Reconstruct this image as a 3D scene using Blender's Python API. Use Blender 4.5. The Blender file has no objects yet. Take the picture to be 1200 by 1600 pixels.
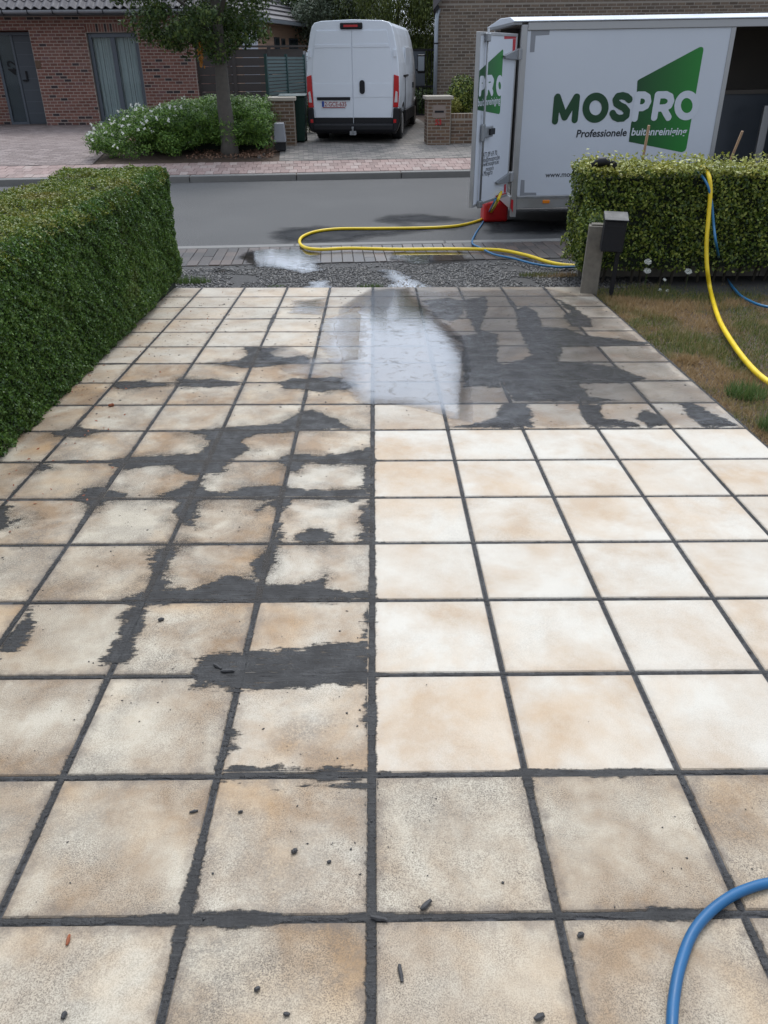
import bpy, math, random
import numpy as np
from mathutils import Vector, Matrix, Euler
random.seed(7); RS=np.random.RandomState(11)
S=bpy.context.scene; C=S.collection
R=math.radians
# ------------------------------------------------------------------ camera
PHI=R(30.0); ROLL=R(0.5); F=1220.0; HC=1.95
cam=bpy.data.cameras.new('camera'); camo=bpy.data.objects.new('camera',cam); C.objects.link(camo)
cam.sensor_fit='HORIZONTAL'; cam.sensor_width=36; cam.lens=36*F/1200; cam.clip_start=.05; cam.clip_end=2000
RC=(Matrix.Rotation(math.pi/2-PHI,3,'X') @ Matrix.Rotation(-ROLL,3,'Z'))
camo.matrix_world=Matrix.Translation((0,0,HC)) @ RC.to_4x4()
S.camera=camo
# ------------------------------------------------------------------ light
SUN_EL=R(56); SUN_AZ=R(12)      # azimuth measured from +Y (street side) towards +X
w=bpy.data.worlds.new('World'); S.world=w; w.use_nodes=True
nt=w.node_tree; nt.nodes.clear()
def wn(t,**k):
    n=nt.nodes.new(t)
    for a,b in k.items(): setattr(n,a,b)
    return n
sky=wn('ShaderNodeTexSky',sky_type='NISHITA',sun_disc=False,sun_elevation=SUN_EL,sun_rotation=SUN_AZ,air_density=1.2,dust_density=.8,ozone_density=2.5)
tc=wn('ShaderNodeTexCoord'); mp=wn('ShaderNodeMapping'); mp.inputs['Scale'].default_value=(1,1,2.2)
ns=wn('ShaderNodeTexNoise'); ns.inputs['Scale'].default_value=2.2; ns.inputs['Detail'].default_value=6; ns.inputs['Roughness'].default_value=.55
rp=wn('ShaderNodeValToRGB'); rp.color_ramp.elements[0].position=.26; rp.color_ramp.elements[1].position=.44
mx=wn('ShaderNodeMixRGB'); mx.inputs[2].default_value=(8.9,10.0,11.9,1)
bg=wn('ShaderNodeBackground'); bg.inputs['Strength'].default_value=.095; out=wn('ShaderNodeOutputWorld')
L=nt.links.new
L(tc.outputs['Generated'],mp.inputs[0]); L(mp.outputs[0],ns.inputs['Vector']); L(ns.outputs['Fac'],rp.inputs[0])
L(rp.outputs[0],mx.inputs[0]); L(sky.outputs[0],mx.inputs[1]); 
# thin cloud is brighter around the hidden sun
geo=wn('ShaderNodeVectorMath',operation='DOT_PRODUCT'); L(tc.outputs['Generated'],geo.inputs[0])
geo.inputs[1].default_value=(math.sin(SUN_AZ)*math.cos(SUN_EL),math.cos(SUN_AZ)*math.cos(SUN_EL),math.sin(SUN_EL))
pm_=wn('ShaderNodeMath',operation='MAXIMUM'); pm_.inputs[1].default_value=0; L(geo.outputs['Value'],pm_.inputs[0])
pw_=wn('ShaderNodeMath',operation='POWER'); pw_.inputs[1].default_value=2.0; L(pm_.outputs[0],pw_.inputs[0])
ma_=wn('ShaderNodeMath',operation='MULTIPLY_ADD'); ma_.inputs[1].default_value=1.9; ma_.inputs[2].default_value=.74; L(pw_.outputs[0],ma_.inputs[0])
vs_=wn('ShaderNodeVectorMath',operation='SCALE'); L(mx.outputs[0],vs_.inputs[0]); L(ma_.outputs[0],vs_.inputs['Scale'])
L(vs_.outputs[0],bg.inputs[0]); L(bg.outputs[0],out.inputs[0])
sl=bpy.data.lights.new('sun','SUN'); sl.energy=1.85; sl.angle=R(24); sl.color=(1,.96,.9)
so=bpy.data.objects.new('sun',sl); C.objects.link(so)
sd=Vector((math.sin(SUN_AZ)*math.cos(SUN_EL),math.cos(SUN_AZ)*math.cos(SUN_EL),math.sin(SUN_EL)))
so.rotation_euler=sd.to_track_quat('Z','Y').to_euler(); so.location=(0,0,30)
S.view_settings.view_transform='Standard'; S.view_settings.look='None'; S.view_settings.gamma=1
S.view_settings.exposure=-0.06
S.view_settings.use_curve_mapping=False
# ------------------------------------------------------------------ pixel -> place helpers
def ray(px,py):
    return RC @ Vector(((px-600)/F,-(py-800)/F,-1))
def G(px,py,z=0):                       # point at height z seen at a pixel of the photograph
    d=ray(px,py); t=(z-HC)/d.z; return Vector((d.x*t,d.y*t,z))
def V(px,py,D):                         # point at distance D (world y)
    d=ray(px,py); t=D/d.y; return Vector((d.x*t,D,HC+d.z*t))
def proj(p):
    c=RC.transposed() @ (Vector(p)-Vector((0,0,HC)))
    if c.z>-.05: return (-9999,-9999)
    return (600+F*c.x/-c.z, 800-F*c.y/-c.z)
# driveway plane (slopes down to the street)
TH=.484229887; YAW=-.0119822; TH_H=3.86157967*.4; TX0=-.0352536*.4; TD0=2.68559473*.4; TP=.4
def plane_cam(X,Y,Z):
    X,Y=X*math.cos(YAW)+Y*math.sin(YAW),-X*math.sin(YAW)+Y*math.cos(YAW)
    zc=Y*math.cos(TH)-Z*math.sin(TH); yc=-(Y*math.sin(TH)+Z*math.cos(TH))
    return Vector((X,-yc,-zc))
_o=RC@plane_cam(TX0,TD0,-TH_H)+Vector((0,0,HC))
_x=RC@plane_cam(1,0,0); _y=RC@plane_cam(0,1,0); _z=RC@plane_cam(0,0,1)
DM=Matrix(((_x.x,_y.x,_z.x,_o.x),(_x.y,_y.y,_z.y,_o.y),(_x.z,_y.z,_z.z,_o.z),(0,0,0,1)))
DMI=DM.inverted()
def TL(px,py,h=0):                      # pixel -> local driveway coordinates (metres)
    d=ray(px,py); o=Vector((0,0,HC)); n=_z; t=(n.dot(_o+n*h-o))/n.dot(d)
    return DMI@(o+d*t)
def tile_z(x,y,h=0):                    # world height of the driveway plane
    n=_z; return _o.z-(n.x*(x-_o.x)+n.y*(y-_o.y))/n.z+h
# ------------------------------------------------------------------ object helpers
def tag(o,label=None,cat=None,group=None,kind=None):
    if label: o['label']=label
    if cat: o['category']=cat
    if group: o['group']=group
    if kind: o['kind']=kind
    return o
def thing(name,label,cat,loc=(0,0,0),rotz=0,group=None,kind=None,mat4=None):
    o=bpy.data.objects.new(name,None); C.objects.link(o); o.empty_display_size=.1
    o.location=loc; o.rotation_euler=(0,0,rotz)
    if mat4 is not None: o.matrix_world=mat4
    return tag(o,label,cat,group,kind)
def link(name,me,parent=None,mat=None,loc=None):
    o=bpy.data.objects.new(name,me); C.objects.link(o)
    if parent: o.parent=parent
    if mat is not None and len(me.materials)==0: me.materials.append(mat)
    if loc is not None: o.location=loc
    return o
class MB:
    def __init__(s): s.v=[]; s.f=[]
    def add(s,v,f):
        b=len(s.v); s.v+= [tuple(q) for q in v]; s.f+=[tuple(i+b for i in q) for q in f]; return s
    def box(s,x0,x1,y0,y1,z0,z1,M=None):
        v=[(x,y,z) for z in (z0,z1) for y in (y0,y1) for x in (x0,x1)]
        if M is not None: v=[M@Vector(q) for q in v]
        return s.add(v,[(0,2,3,1),(4,5,7,6),(0,1,5,4),(2,6,7,3),(0,4,6,2),(1,3,7,5)])
    def tube(s,pts,r,seg=8,caps=True):
        pts=[Vector(p) for p in pts]; n=len(pts)
        rr=r if hasattr(r,'__len__') else [r]*n
        v=[]; f=[]; up=None
        for i,p in enumerate(pts):
            t=(pts[min(i+1,n-1)]-pts[max(i-1,0)]).normalized()
            if up is None:
                up=t.cross(Vector((0,0,1)) if abs(t.z)<.9 else Vector((1,0,0))).normalized()
            up=(up-t*up.dot(t)).normalized(); q=t.cross(up)
            for k in range(seg):
                a=2*math.pi*k/seg; v.append(p+(up*math.cos(a)+q*math.sin(a))*rr[i])
        for i in range(n-1):
            for k in range(seg):
                a=i*seg+k;b=i*seg+(k+1)%seg; f.append((a,b,b+seg,a+seg))
        if caps: f.append(tuple(range(seg))[::-1]); f.append(tuple(range((n-1)*seg,n*seg)))
        return s.add(v,f)
    def prism(s,poly,fn,a,b):           # poly 2D, fn(u,v,w)->3D, w from a to b
        n=len(poly); v=[fn(u,w_,a) for u,w_ in poly]+[fn(u,w_,b) for u,w_ in poly]
        f=[tuple(range(n))[::-1],tuple(range(n,2*n))]+[(i,(i+1)%n,(i+1)%n+n,i+n) for i in range(n)]
        return s.add(v,f)
    def me(s,name,smooth=False):
        m=bpy.data.meshes.new(name); m.from_pydata(s.v,[],s.f); m.update()
        import bmesh
        b=bmesh.new(); b.from_mesh(m); bmesh.ops.recalc_face_normals(b,faces=b.faces); b.to_mesh(m); b.free()
        if smooth: m.polygons.foreach_set('use_smooth',[True]*len(m.polygons))
        return m
    def obj(s,name,mat,parent=None,smooth=False,bevel=0,seg=2):
        o=link(name,s.me(name,smooth),parent,mat)
        if bevel:
            m=o.modifiers.new('bevel','BEVEL'); m.width=bevel; m.segments=seg; m.limit_method='ANGLE'; m.angle_limit=R(35)
        return o
def np_mesh(name,V_,idx,k,mat=None,smooth=False):      # V_ (N,3), idx (M,k) faces of k corners
    m=bpy.data.meshes.new(name); V_=np.asarray(V_,dtype=np.float32); idx=np.asarray(idx,dtype=np.int32)
    m.vertices.add(len(V_)); m.vertices.foreach_set('co',V_.ravel())
    M=len(idx); m.loops.add(M*k); m.loops.foreach_set('vertex_index',idx.ravel())
    m.polygons.add(M); m.polygons.foreach_set('loop_start',np.arange(0,M*k,k,dtype=np.int32))
    m.polygons.foreach_set('loop_total',np.full(M,k,dtype=np.int32))
    m.update(calc_edges=True)
    if smooth: m.polygons.foreach_set('use_smooth',np.ones(M,dtype=bool))
    if mat: m.materials.append(mat)
    return m
def text_obj(txt,size,mat,parent,M,name='lettering',shear=0,bold=0,spacing=1,align='LEFT',extrude=.0008):
    cu=bpy.data.curves.new('txt','FONT'); cu.body=txt; cu.size=size; cu.shear=shear; cu.offset=bold*size
    cu.space_character=spacing; cu.align_x=align; cu.extrude=extrude; cu.resolution_u=4
    o=bpy.data.objects.new('txt',cu); me=bpy.data.meshes.new_from_object(o)
    me.transform(M); bpy.data.objects.remove(o); me.name=name; me.materials.clear()
    return link(name,me,parent,mat)
# ------------------------------------------------------------------ numpy noise
_lat=np.random.RandomState(5).rand(257,257)
def vn(x,y):
    xi=np.floor(x).astype(int);yi=np.floor(y).astype(int);fx=x-xi;fy=y-yi
    fx=fx*fx*(3-2*fx);fy=fy*fy*(3-2*fy);a=xi%256;b=yi%256;a1=(a+1)%256;b1=(b+1)%256
    return (_lat[a,b]*(1-fx)+_lat[a1,b]*fx)*(1-fy)+(_lat[a,b1]*(1-fx)+_lat[a1,b1]*fx)*fy
def fbm(x,y,o=4,g=.5):
    s=0;a=1;t=0
    for i in range(o): s=s+a*vn(x*2**i+i*17.3,y*2**i+i*9.1); t+=a; a*=g
    return s/t-.5
def poly_sdf(X,Y,poly):                 # signed distance, positive inside
    d=np.full(X.shape,1e9); ins=np.zeros(X.shape,bool); n=len(poly)
    for i in range(n):
        ax,ay=poly[i];bx,by=poly[(i+1)%n]; ex,ey=bx-ax,by-ay
        t=np.clip(((X-ax)*ex+(Y-ay)*ey)/(ex*ex+ey*ey+1e-12),0,1)
        d=np.minimum(d,np.hypot(X-ax-t*ex,Y-ay-t*ey))
        c=((ay>Y)!=(by>Y))&(X<ex*(Y-ay)/(ey if abs(ey)>1e-9 else 1e-9)+ax); ins^=c
    return np.where(ins,d,-d)
def seg_sdf(X,Y,pts):                   # distance to polyline
    d=np.full(X.shape,1e9)
    for (ax,ay),(bx,by) in zip(pts[:-1],pts[1:]):
        ex,ey=bx-ax,by-ay; t=np.clip(((X-ax)*ex+(Y-ay)*ey)/(ex*ex+ey*ey+1e-12),0,1)
        d=np.minimum(d,np.hypot(X-ax-t*ex,Y-ay-t*ey))
    return d
def march(name,xs,ys,fv,zf,mat,smooth=True):   # mesh of the region fv>0, zf(x,y,f)->z
    nx,ny=len(xs),len(ys); ins=fv>0; V_=[];key={}; F4=[];
    cnt=ins[:-1,:-1].astype(int)+ins[1:,:-1]+ins[1:,1:]+ins[:-1,1:]
    full=np.argwhere(cnt==4); part=np.argwhere((cnt>0)&(cnt<4))
    gid=-np.ones((nx,ny),int); used=np.zeros((nx,ny),bool)
    for di,dj in ((0,0),(1,0),(1,1),(0,1)):
        used[full[:,0]+di,full[:,1]+dj]=True
        used[part[:,0]+di,part[:,1]+dj]|=ins[part[:,0]+di,part[:,1]+dj]
    u=np.argwhere(used); gid[u[:,0],u[:,1]]=np.arange(len(u))
    X=xs[u[:,0]];Y=ys[u[:,1]]; Z=zf(X,Y,fv[u[:,0],u[:,1]])
    verts=[tuple(q) for q in np.stack([X,Y,Z],1)]
    faces=[tuple(q) for q in np.stack([gid[full[:,0],full[:,1]],gid[full[:,0]+1,full[:,1]],gid[full[:,0]+1,full[:,1]+1],gid[full[:,0],full[:,1]+1]],1)]
    ev=[];
    def edge(a,b):
        k=(a,b) if a<b else (b,a)
        if k in key: return key[k]
        fa,fb=fv[k[0]],fv[k[1]]; t=fa/(fa-fb)
        x=xs[k[0][0]]*(1-t)+xs[k[1][0]]*t; y=ys[k[0][1]]*(1-t)+ys[k[1][1]]*t
        key[k]=len(u)+len(ev); ev.append((x,y)); return key[k]
    for i,j in part:
        cs=[(i,j),(i+1,j),(i+1,j+1),(i,j+1)]; pl=[]
        for a in range(4):
            p,q=cs[a],cs[(a+1)%4]
            if ins[p]: pl.append(int(gid[p]))
            if ins[p]!=ins[q]: pl.append(edge(p,q))
        if len(pl)>2: faces.append(tuple(pl))
    if ev:
        e=np.array(ev); z=zf(e[:,0],e[:,1],np.zeros(len(e))); verts+= [tuple(q) for q in np.column_stack([e,z])]
    m=bpy.data.meshes.new(name); m.from_pydata(verts,[],faces); m.update()
    at=m.attributes.new('depth','FLOAT','POINT'); dv=np.zeros(len(verts),dtype=np.float32); dv[:len(u)]=fv[u[:,0],u[:,1]]; at.data.foreach_set('value',dv)
    if smooth: m.polygons.foreach_set('use_smooth',[True]*len(m.polygons))
    if mat: m.materials.append(mat)
    return m
# ------------------------------------------------------------------ materials
def newmat(name):
    m=bpy.data.materials.new(name); m.use_nodes=True; t=m.node_tree; b=t.nodes['Principled BSDF']; return m,t,b
def node(t,ty,**k):
    n=t.nodes.new(ty)
    for a,b in k.items():
        if a.startswith('i_'): n.inputs[a[2:].replace('_',' ')].default_value=b
        else: setattr(n,a,b)
    return n
def c4(c): return (c[0],c[1],c[2],1)
def ramp(t,src,stops):
    n=t.nodes.new('ShaderNodeValToRGB'); e=n.color_ramp.elements
    while len(e)<len(stops): e.new(.5)
    for q,(p,c) in zip(e,stops): q.position=p; q.color=c4(c) if hasattr(c,'__len__') else (c,c,c,1)
    t.links.new(src,n.inputs[0]); return n.outputs[0]
def mixc(t,fac,a,b,mode='MIX'):
    n=t.nodes.new('ShaderNodeMixRGB'); n.blend_type=mode
    for i,v in ((0,fac),(1,a),(2,b)):
        if hasattr(v,'is_linked') or isinstance(v,bpy.types.NodeSocket): t.links.new(v,n.inputs[i])
        elif hasattr(v,'__len__'): n.inputs[i].default_value=c4(v)
        else: n.inputs[i].default_value=v
    return n.outputs[0]
def math_(t,op,a,b=0,clamp=False):
    n=t.nodes.new('ShaderNodeMath'); n.operation=op; n.use_clamp=clamp
    for i,v in ((0,a),(1,b)):
        if isinstance(v,bpy.types.NodeSocket): t.links.new(v,n.inputs[i])
        else: n.inputs[i].default_value=v
    return n.outputs[0]
def noise(t,scale,detail=3,rough=.5,vec=None,dist=0):
    n=node(t,'ShaderNodeTexNoise'); n.inputs['Scale'].default_value=scale; n.inputs['Detail'].default_value=detail
    n.inputs['Roughness'].default_value=rough; n.inputs['Distortion'].default_value=dist
    if vec is not None: t.links.new(vec,n.inputs['Vector'])
    return n.outputs['Fac']
def objco(t): return t.nodes.new('ShaderNodeTexCoord').outputs['Object']
def worldco(t): return t.nodes.new('ShaderNodeNewGeometry').outputs['Position']
def bump(t,b,h,strength=.3,dist=.01):
    n=t.nodes.new('ShaderNodeBump'); n.inputs['Strength'].default_value=strength; n.inputs['Distance'].default_value=dist
    t.links.new(h,n.inputs['Height']); t.links.new(n.outputs[0],b.inputs['Normal']); return n
def simple(name,col,rough=.5,metal=0,var=.12,scale=8,bumps=0,bscale=200,world=True,spec=.5):
    m,t,b=newmat(name); co=worldco(t) if world else objco(t)
    a=noise(t,scale,5,.6,co)
    cc=mixc(t,math_(t,'MULTIPLY',a,1),tuple(x*(1-var) for x in col),tuple(min(1,x*(1+var)) for x in col))
    t.links.new(cc,b.inputs['Base Color']); b.inputs['Metallic'].default_value=metal; b.inputs['Specular IOR Level'].default_value=spec
    r=ramp(t,a,[(.3,max(.02,rough*.8)),(.7,min(1,rough*1.2))]); t.links.new(r,b.inputs['Roughness'])
    if bumps: bump(t,b,noise(t,bscale,3,.6,co),bumps,.004)
    return m
def isl(t):
    g=t.nodes.new('ShaderNodeNewGeometry').outputs['Random Per Island']; o=t.nodes.new('ShaderNodeObjectInfo').outputs['Random']
    return math_(t,'FRACT',math_(t,'ADD',g,math_(t,'MULTIPLY',o,7.31)))
def brickmat(name,stops,rough=.9):
    m,t,b=newmat(name); r=isl(t); co=worldco(t)
    c=ramp(t,r,stops); n=noise(t,40,4,.6,co)
    c=mixc(t,.35,c,ramp(t,n,[(.3,(.25,.25,.25)),(.7,(.8,.8,.8))]),'OVERLAY')
    c=mixc(t,ramp(t,noise(t,.8,3,.5,co),[(.5,0.),(.75,.25)]),c,(.2,.17,.15))
    t.links.new(c,b.inputs['Base Color']); b.inputs['Roughness'].default_value=rough
    bump(t,b,noise(t,120,3,.6,co),.4,.004); return m
def leafmat(name,stops,rough=.45,trans=.25,patch=None):
    m,t,b=newmat(name); g=t.nodes.new('ShaderNodeNewGeometry')
    co=worldco(t)
    v=math_(t,'ADD',math_(t,'MULTIPLY',g.outputs['Random Per Island'],.6),math_(t,'MULTIPLY',noise(t,2.5,3,.5,co),.4))
    c=ramp(t,v,stops)
    if patch: c=mixc(t,ramp(t,noise(t,patch[1],3,.5,co),[(patch[2],0.),(patch[3],patch[4])]),c,patch[0])
    t.links.new(c,b.inputs['Base Color']); b.inputs['Roughness'].default_value=rough; b.inputs['Specular IOR Level'].default_value=.35
    tr=t.nodes.new('ShaderNodeBsdfTranslucent'); t.links.new(c,tr.inputs[0]); ms=t.nodes.new('ShaderNodeMixShader'); ms.inputs[0].default_value=trans
    o=t.nodes['Material Output']; t.links.new(b.outputs[0],ms.inputs[1]); t.links.new(tr.outputs[0],ms.inputs[2]); t.links.new(ms.outputs[0],o.inputs[0]); return m

def tilemat():
    m,t,b=newmat('paving_slab'); oi=t.nodes.new('ShaderNodeObjectInfo'); co=objco(t)
    comb=t.nodes.new('ShaderNodeCombineXYZ'); rm=math_(t,'MULTIPLY',oi.outputs['Random'],37.)
    for i in range(3): t.links.new(rm,comb.inputs[i])
    va=node(t,'ShaderNodeVectorMath',operation='ADD'); t.links.new(co,va.inputs[0]); t.links.new(comb.outputs[0],va.inputs[1]); p=va.outputs[0]
    sep=t.nodes.new('ShaderNodeSeparateColor'); t.links.new(oi.outputs['Color'],sep.inputs[0])
    clean,tan,grime=sep.outputs[0],sep.outputs[1],sep.outputs[2]; wet=oi.outputs['Alpha']
    cl=noise(t,3.4,4,.55,p,.25); cl2=noise(t,11.,5,.7,p,.1)
    cf=ramp(t,math_(t,'ADD',math_(t,'MULTIPLY',cl,.75),math_(t,'MULTIPLY',cl2,.25)),[(.40,0.),(.52,.5),(.63,1.)])
    white=mixc(t,clean,(.48,.415,.31),(.555,.51,.43))
    tanc=mixc(t,clean,(.225,.135,.062),(.43,.315,.205))
    base=mixc(t,math_(t,'MULTIPLY',cf,tan),white,tanc)
    # warm ochre streaks
    och=ramp(t,noise(t,2.2,4,.6,p,.4),[(.50,0.),(.70,.45)])
    base=mixc(t,math_(t,'MULTIPLY',och,tan),base,(.47,.28,.115))
    # granular speckle left in the texture of unwashed slabs
    sp=noise(t,330,3,.7,p); spm=ramp(t,sp,[(.42,0.),(.64,1.)])
    area=ramp(t,noise(t,5,4,.6,p),[(.35,.25),(.65,.95)])
    dirty=math_(t,'SUBTRACT',1.0,clean)
    f=math_(t,'MULTIPLY',math_(t,'MULTIPLY',spm,area),math_(t,'ADD',math_(t,'MULTIPLY',dirty,.85),.24))
    base=mixc(t,f,base,(.09,.068,.048))
    # grime that clings to slab edges
    sx=t.nodes.new('ShaderNodeSeparateXYZ'); t.links.new(co,sx.inputs[0]); ed=math_(t,'MAXIMUM',math_(t,'ABSOLUTE',sx.outputs[0]),math_(t,'ABSOLUTE',sx.outputs[1]))
    ed=math_(t,'ADD',ed,math_(t,'MULTIPLY',math_(t,'SUBTRACT',noise(t,24,5,.7,p),.5),.10)); ef=ramp(t,ed,[(.165,0.),(.195,.8)])
    ef=math_(t,'MULTIPLY',ef,math_(t,'ADD',math_(t,'MULTIPLY',dirty,.85),.12)); base=mixc(t,ef,base,(.13,.10,.075))
    # dark grime clouds
    gm=ramp(t,noise(t,4.2,5,.65,p,.5),[(.46,0.),(.68,1.)])
    gs=ramp(t,noise(t,150,2,.6,p),[(.38,.25),(.55,1.)])
    base=mixc(t,math_(t,'MULTIPLY',math_(t,'MULTIPLY',gm,gs),grime),base,(.10,.085,.07))
    # fine specks
    vo=node(t,'ShaderNodeTexVoronoi'); vo.inputs['Scale'].default_value=38; t.links.new(p,vo.inputs['Vector'])
    dots=ramp(t,vo.outputs['Distance'],[(.04,1.),(.075,0.)])
    base=mixc(t,math_(t,'MULTIPLY',math_(t,'MULTIPLY',dots,ramp(t,noise(t,7,3,.6,p),[(.45,0.),(.6,1.)])),math_(t,'ADD',math_(t,'MULTIPLY',dirty,.8),0.05)),base,(.07,.06,.055))
    # wetness darkens
    base=mixc(t,wet,base,mixc(t,1.,base,(.40,.40,.42),'MULTIPLY'))
    t.links.new(base,b.inputs['Base Color'])
    rg=mixc(t,wet,ramp(t,sp,[(.3,.55),(.7,.8)]),(.32,.32,.32)); rg=mixc(t,math_(t,'MULTIPLY',clean,.5),rg,(.45,.45,.45)); t.links.new(rg,b.inputs['Roughness'])
    h=math_(t,'ADD',math_(t,'MULTIPLY',sp,.8),math_(t,'MULTIPLY',noise(t,45,3,.5,p),.5))
    bump(t,b,h,.40,.005); return m
M={}
M['tile']=tilemat()
OFS=.02
def slurrymat():
    m,t,b=newmat('joint_slurry'); b.inputs['Specular IOR Level'].default_value=.28; co=objco(t); n=noise(t,9,5,.6,co); n2=noise(t,140,3,.6,co)
    c=ramp(t,n,[(.3,(.019,.0182,.0175)),(.7,(.042,.040,.038))]); c=mixc(t,ramp(t,n2,[(.6,0.),(.75,.3)]),c,(.12,.118,.115))
    mpn=node(t,'ShaderNodeMapping'); mpn.inputs['Scale'].default_value=(3,40,1); t.links.new(co,mpn.inputs[0])
    st=noise(t,4,4,.6,mpn.outputs[0]); c=mixc(t,ramp(t,st,[(.55,0.),(.75,.3)]),c,(.15,.145,.14))
    t.links.new(c,b.inputs['Base Color']); t.links.new(ramp(t,n,[(.38,.36),(.6,.85)]),b.inputs['Roughness']); bump(t,b,math_(t,'ADD',math_(t,'ADD',n2,st),math_(t,'MULTIPLY',noise(t,30,4,.6,co),1.5)),.6,.005)
    da=t.nodes.new('ShaderNodeAttribute'); da.attribute_name='depth'; d=math_(t,'SUBTRACT',da.outputs['Fac'],OFS)
    mp2=node(t,'ShaderNodeMapping'); mp2.inputs['Scale'].default_value=(9,60,1); mp2.inputs['Rotation'].default_value=(0,0,.12); t.links.new(co,mp2.inputs[0])
    d=math_(t,'ADD',d,math_(t,'MULTIPLY',math_(t,'SUBTRACT',noise(t,75,5,.7,co),.5),.050)); d=math_(t,'ADD',d,math_(t,'MULTIPLY',math_(t,'SUBTRACT',noise(t,2.2,4,.65,mp2.outputs[0]),.5),.055))
    fac=math_(t,'MULTIPLY',math_(t,'DIVIDE',d,.016,True),ramp(t,noise(t,1.6,5,.7,mp2.outputs[0]),[(.33,.5),(.46,1.)])); tr=t.nodes.new('ShaderNodeBsdfTransparent'); ms=t.nodes.new('ShaderNodeMixShader'); o=t.nodes['Material Output']
    t.links.new(fac,ms.inputs[0]); t.links.new(tr.outputs[0],ms.inputs[1]); t.links.new(b.outputs[0],ms.inputs[2]); t.links.new(ms.outputs[0],o.inputs[0]); return m
M['slurry']=slurrymat()
M['mortar']=simple('joint_mortar',(.05,.049,.05),.7,var=.35,scale=20,bumps=.6,bscale=180)
M['crumb']=simple('mortar_crumb',(.045,.043,.042),.7,var=.3,scale=60,bumps=.5,bscale=300)
def t_attr(t,nm):
    n=t.nodes.new('ShaderNodeAttribute'); n.attribute_name=nm; return n.outputs['Fac']
def watermat():
    m,t,b=newmat('water_film'); co=objco(t); t.nodes.remove(b); o=t.nodes['Material Output']
    gl=node(t,'ShaderNodeBsdfGlossy'); gl.inputs['Roughness'].default_value=.06; tr=t.nodes.new('ShaderNodeBsdfTransparent'); tr.inputs[0].default_value=(.92,.92,.93,1)
    fr=node(t,'ShaderNodeFresnel'); fr.inputs['IOR'].default_value=1.62; ms=t.nodes.new('ShaderNodeMixShader')
    bp=node(t,'ShaderNodeBump'); bp.inputs['Strength'].default_value=.07; bp.inputs['Distance'].default_value=.004
    h=math_(t,'ADD',noise(t,14,3,.6,co),math_(t,'MULTIPLY',noise(t,110,2,.5,co),.25)); t.links.new(h,bp.inputs['Height'])
    t.links.new(bp.outputs[0],gl.inputs['Normal'])
    t.links.new(math_(t,'MULTIPLY',math_(t,'MULTIPLY',fr.outputs[0],1.8),math_(t,'MULTIPLY',ramp(t,noise(t,9,5,.7,co,.8),[(.36,.60),(.46,1.)]),ramp(t,math_(t,'ADD',t_attr(t,'depth'),math_(t,'MULTIPLY',math_(t,'SUBTRACT',noise(t,10,6,.75,co,.5),.5),.16)),[(0.,0.),(.03,.35),(.10,.8),(.16,1.)])),True),ms.inputs[0]); t.links.new(tr.outputs[0],ms.inputs[1]); t.links.new(gl.outputs[0],ms.inputs[2]); t.links.new(ms.outputs[0],o.inputs[0]); return m
M['water']=watermat()
def dampmat():
    m,t,b=newmat('damp_film'); co=objco(t); t.nodes.remove(b); o=t.nodes['Material Output']
    gl=node(t,'ShaderNodeBsdfGlossy'); gl.inputs['Roughness'].default_value=.2; tr=t.nodes.new('ShaderNodeBsdfTransparent'); tr.inputs[0].default_value=(.86,.86,.87,1)
    fr=node(t,'ShaderNodeFresnel'); fr.inputs['IOR'].default_value=1.4; ms=t.nodes.new('ShaderNodeMixShader')
    bp=node(t,'ShaderNodeBump'); bp.inputs['Strength'].default_value=.35; bp.inputs['Distance'].default_value=.004
    h=math_(t,'ADD',noise(t,16,3,.6,co),math_(t,'MULTIPLY',noise(t,130,3,.6,co),.5)); t.links.new(h,bp.inputs['Height']); t.links.new(bp.outputs[0],gl.inputs['Normal'])
    t.links.new(math_(t,'MULTIPLY',fr.outputs[0],math_(t,'MULTIPLY',ramp(t,noise(t,6,4,.6,co),[(.4,.35),(.65,1.)]),ramp(t,t_attr(t,'depth'),[(0.,0.),(.08,1.)])),True),ms.inputs[0]); t.links.new(tr.outputs[0],ms.inputs[1]); t.links.new(gl.outputs[0],ms.inputs[2]); t.links.new(ms.outputs[0],o.inputs[0]); return m
M['damp']=dampmat()
def asphaltmat():
    m,t,b=newmat('asphalt'); co=worldco(t); n=noise(t,75,4,.75,co); n2=noise(t,.7,4,.6,co); n3=noise(t,12,4,.6,co)
    c=ramp(t,n,[(.38,(.024,.0235,.023)),(.52,(.068,.066,.063)),(.68,(.20,.195,.185))]); c=mixc(t,ramp(t,n2,[(.4,0.),(.7,.35)]),c,(.10,.097,.092)); c=mixc(t,ramp(t,n3,[(.5,0.),(.7,.2)]),c,(.07,.07,.07))
    t.links.new(c,b.inputs['Base Color']); b.inputs['Roughness'].default_value=.85; bump(t,b,n,.5,.006); return m
M['asphalt']=asphaltmat()
M['wet_asphalt']=simple('wet_asphalt',(.022,.023,.025),.8,var=.4,scale=3,bumps=.8,bscale=110,spec=.15)
def soften(m,w_,namp):
    t=m.node_tree; b=t.nodes['Principled BSDF']; o=t.nodes['Material Output']; d=t_attr(t,'depth'); d=math_(t,'ADD',d,math_(t,'MULTIPLY',math_(t,'SUBTRACT',noise(t,9,5,.7,worldco(t)),.5),namp))
    ms=t.nodes.new('ShaderNodeMixShader'); tr=t.nodes.new('ShaderNodeBsdfTransparent'); t.links.new(math_(t,'DIVIDE',d,w_,True),ms.inputs[0]); t.links.new(tr.outputs[0],ms.inputs[1]); t.links.new(b.outputs[0],ms.inputs[2]); t.links.new(ms.outputs[0],o.inputs[0])
soften(M['wet_asphalt'],.35,.2)
def pavermat(name,stops,rough=.85):
    m=brickmat(name,stops,rough); return m
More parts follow.
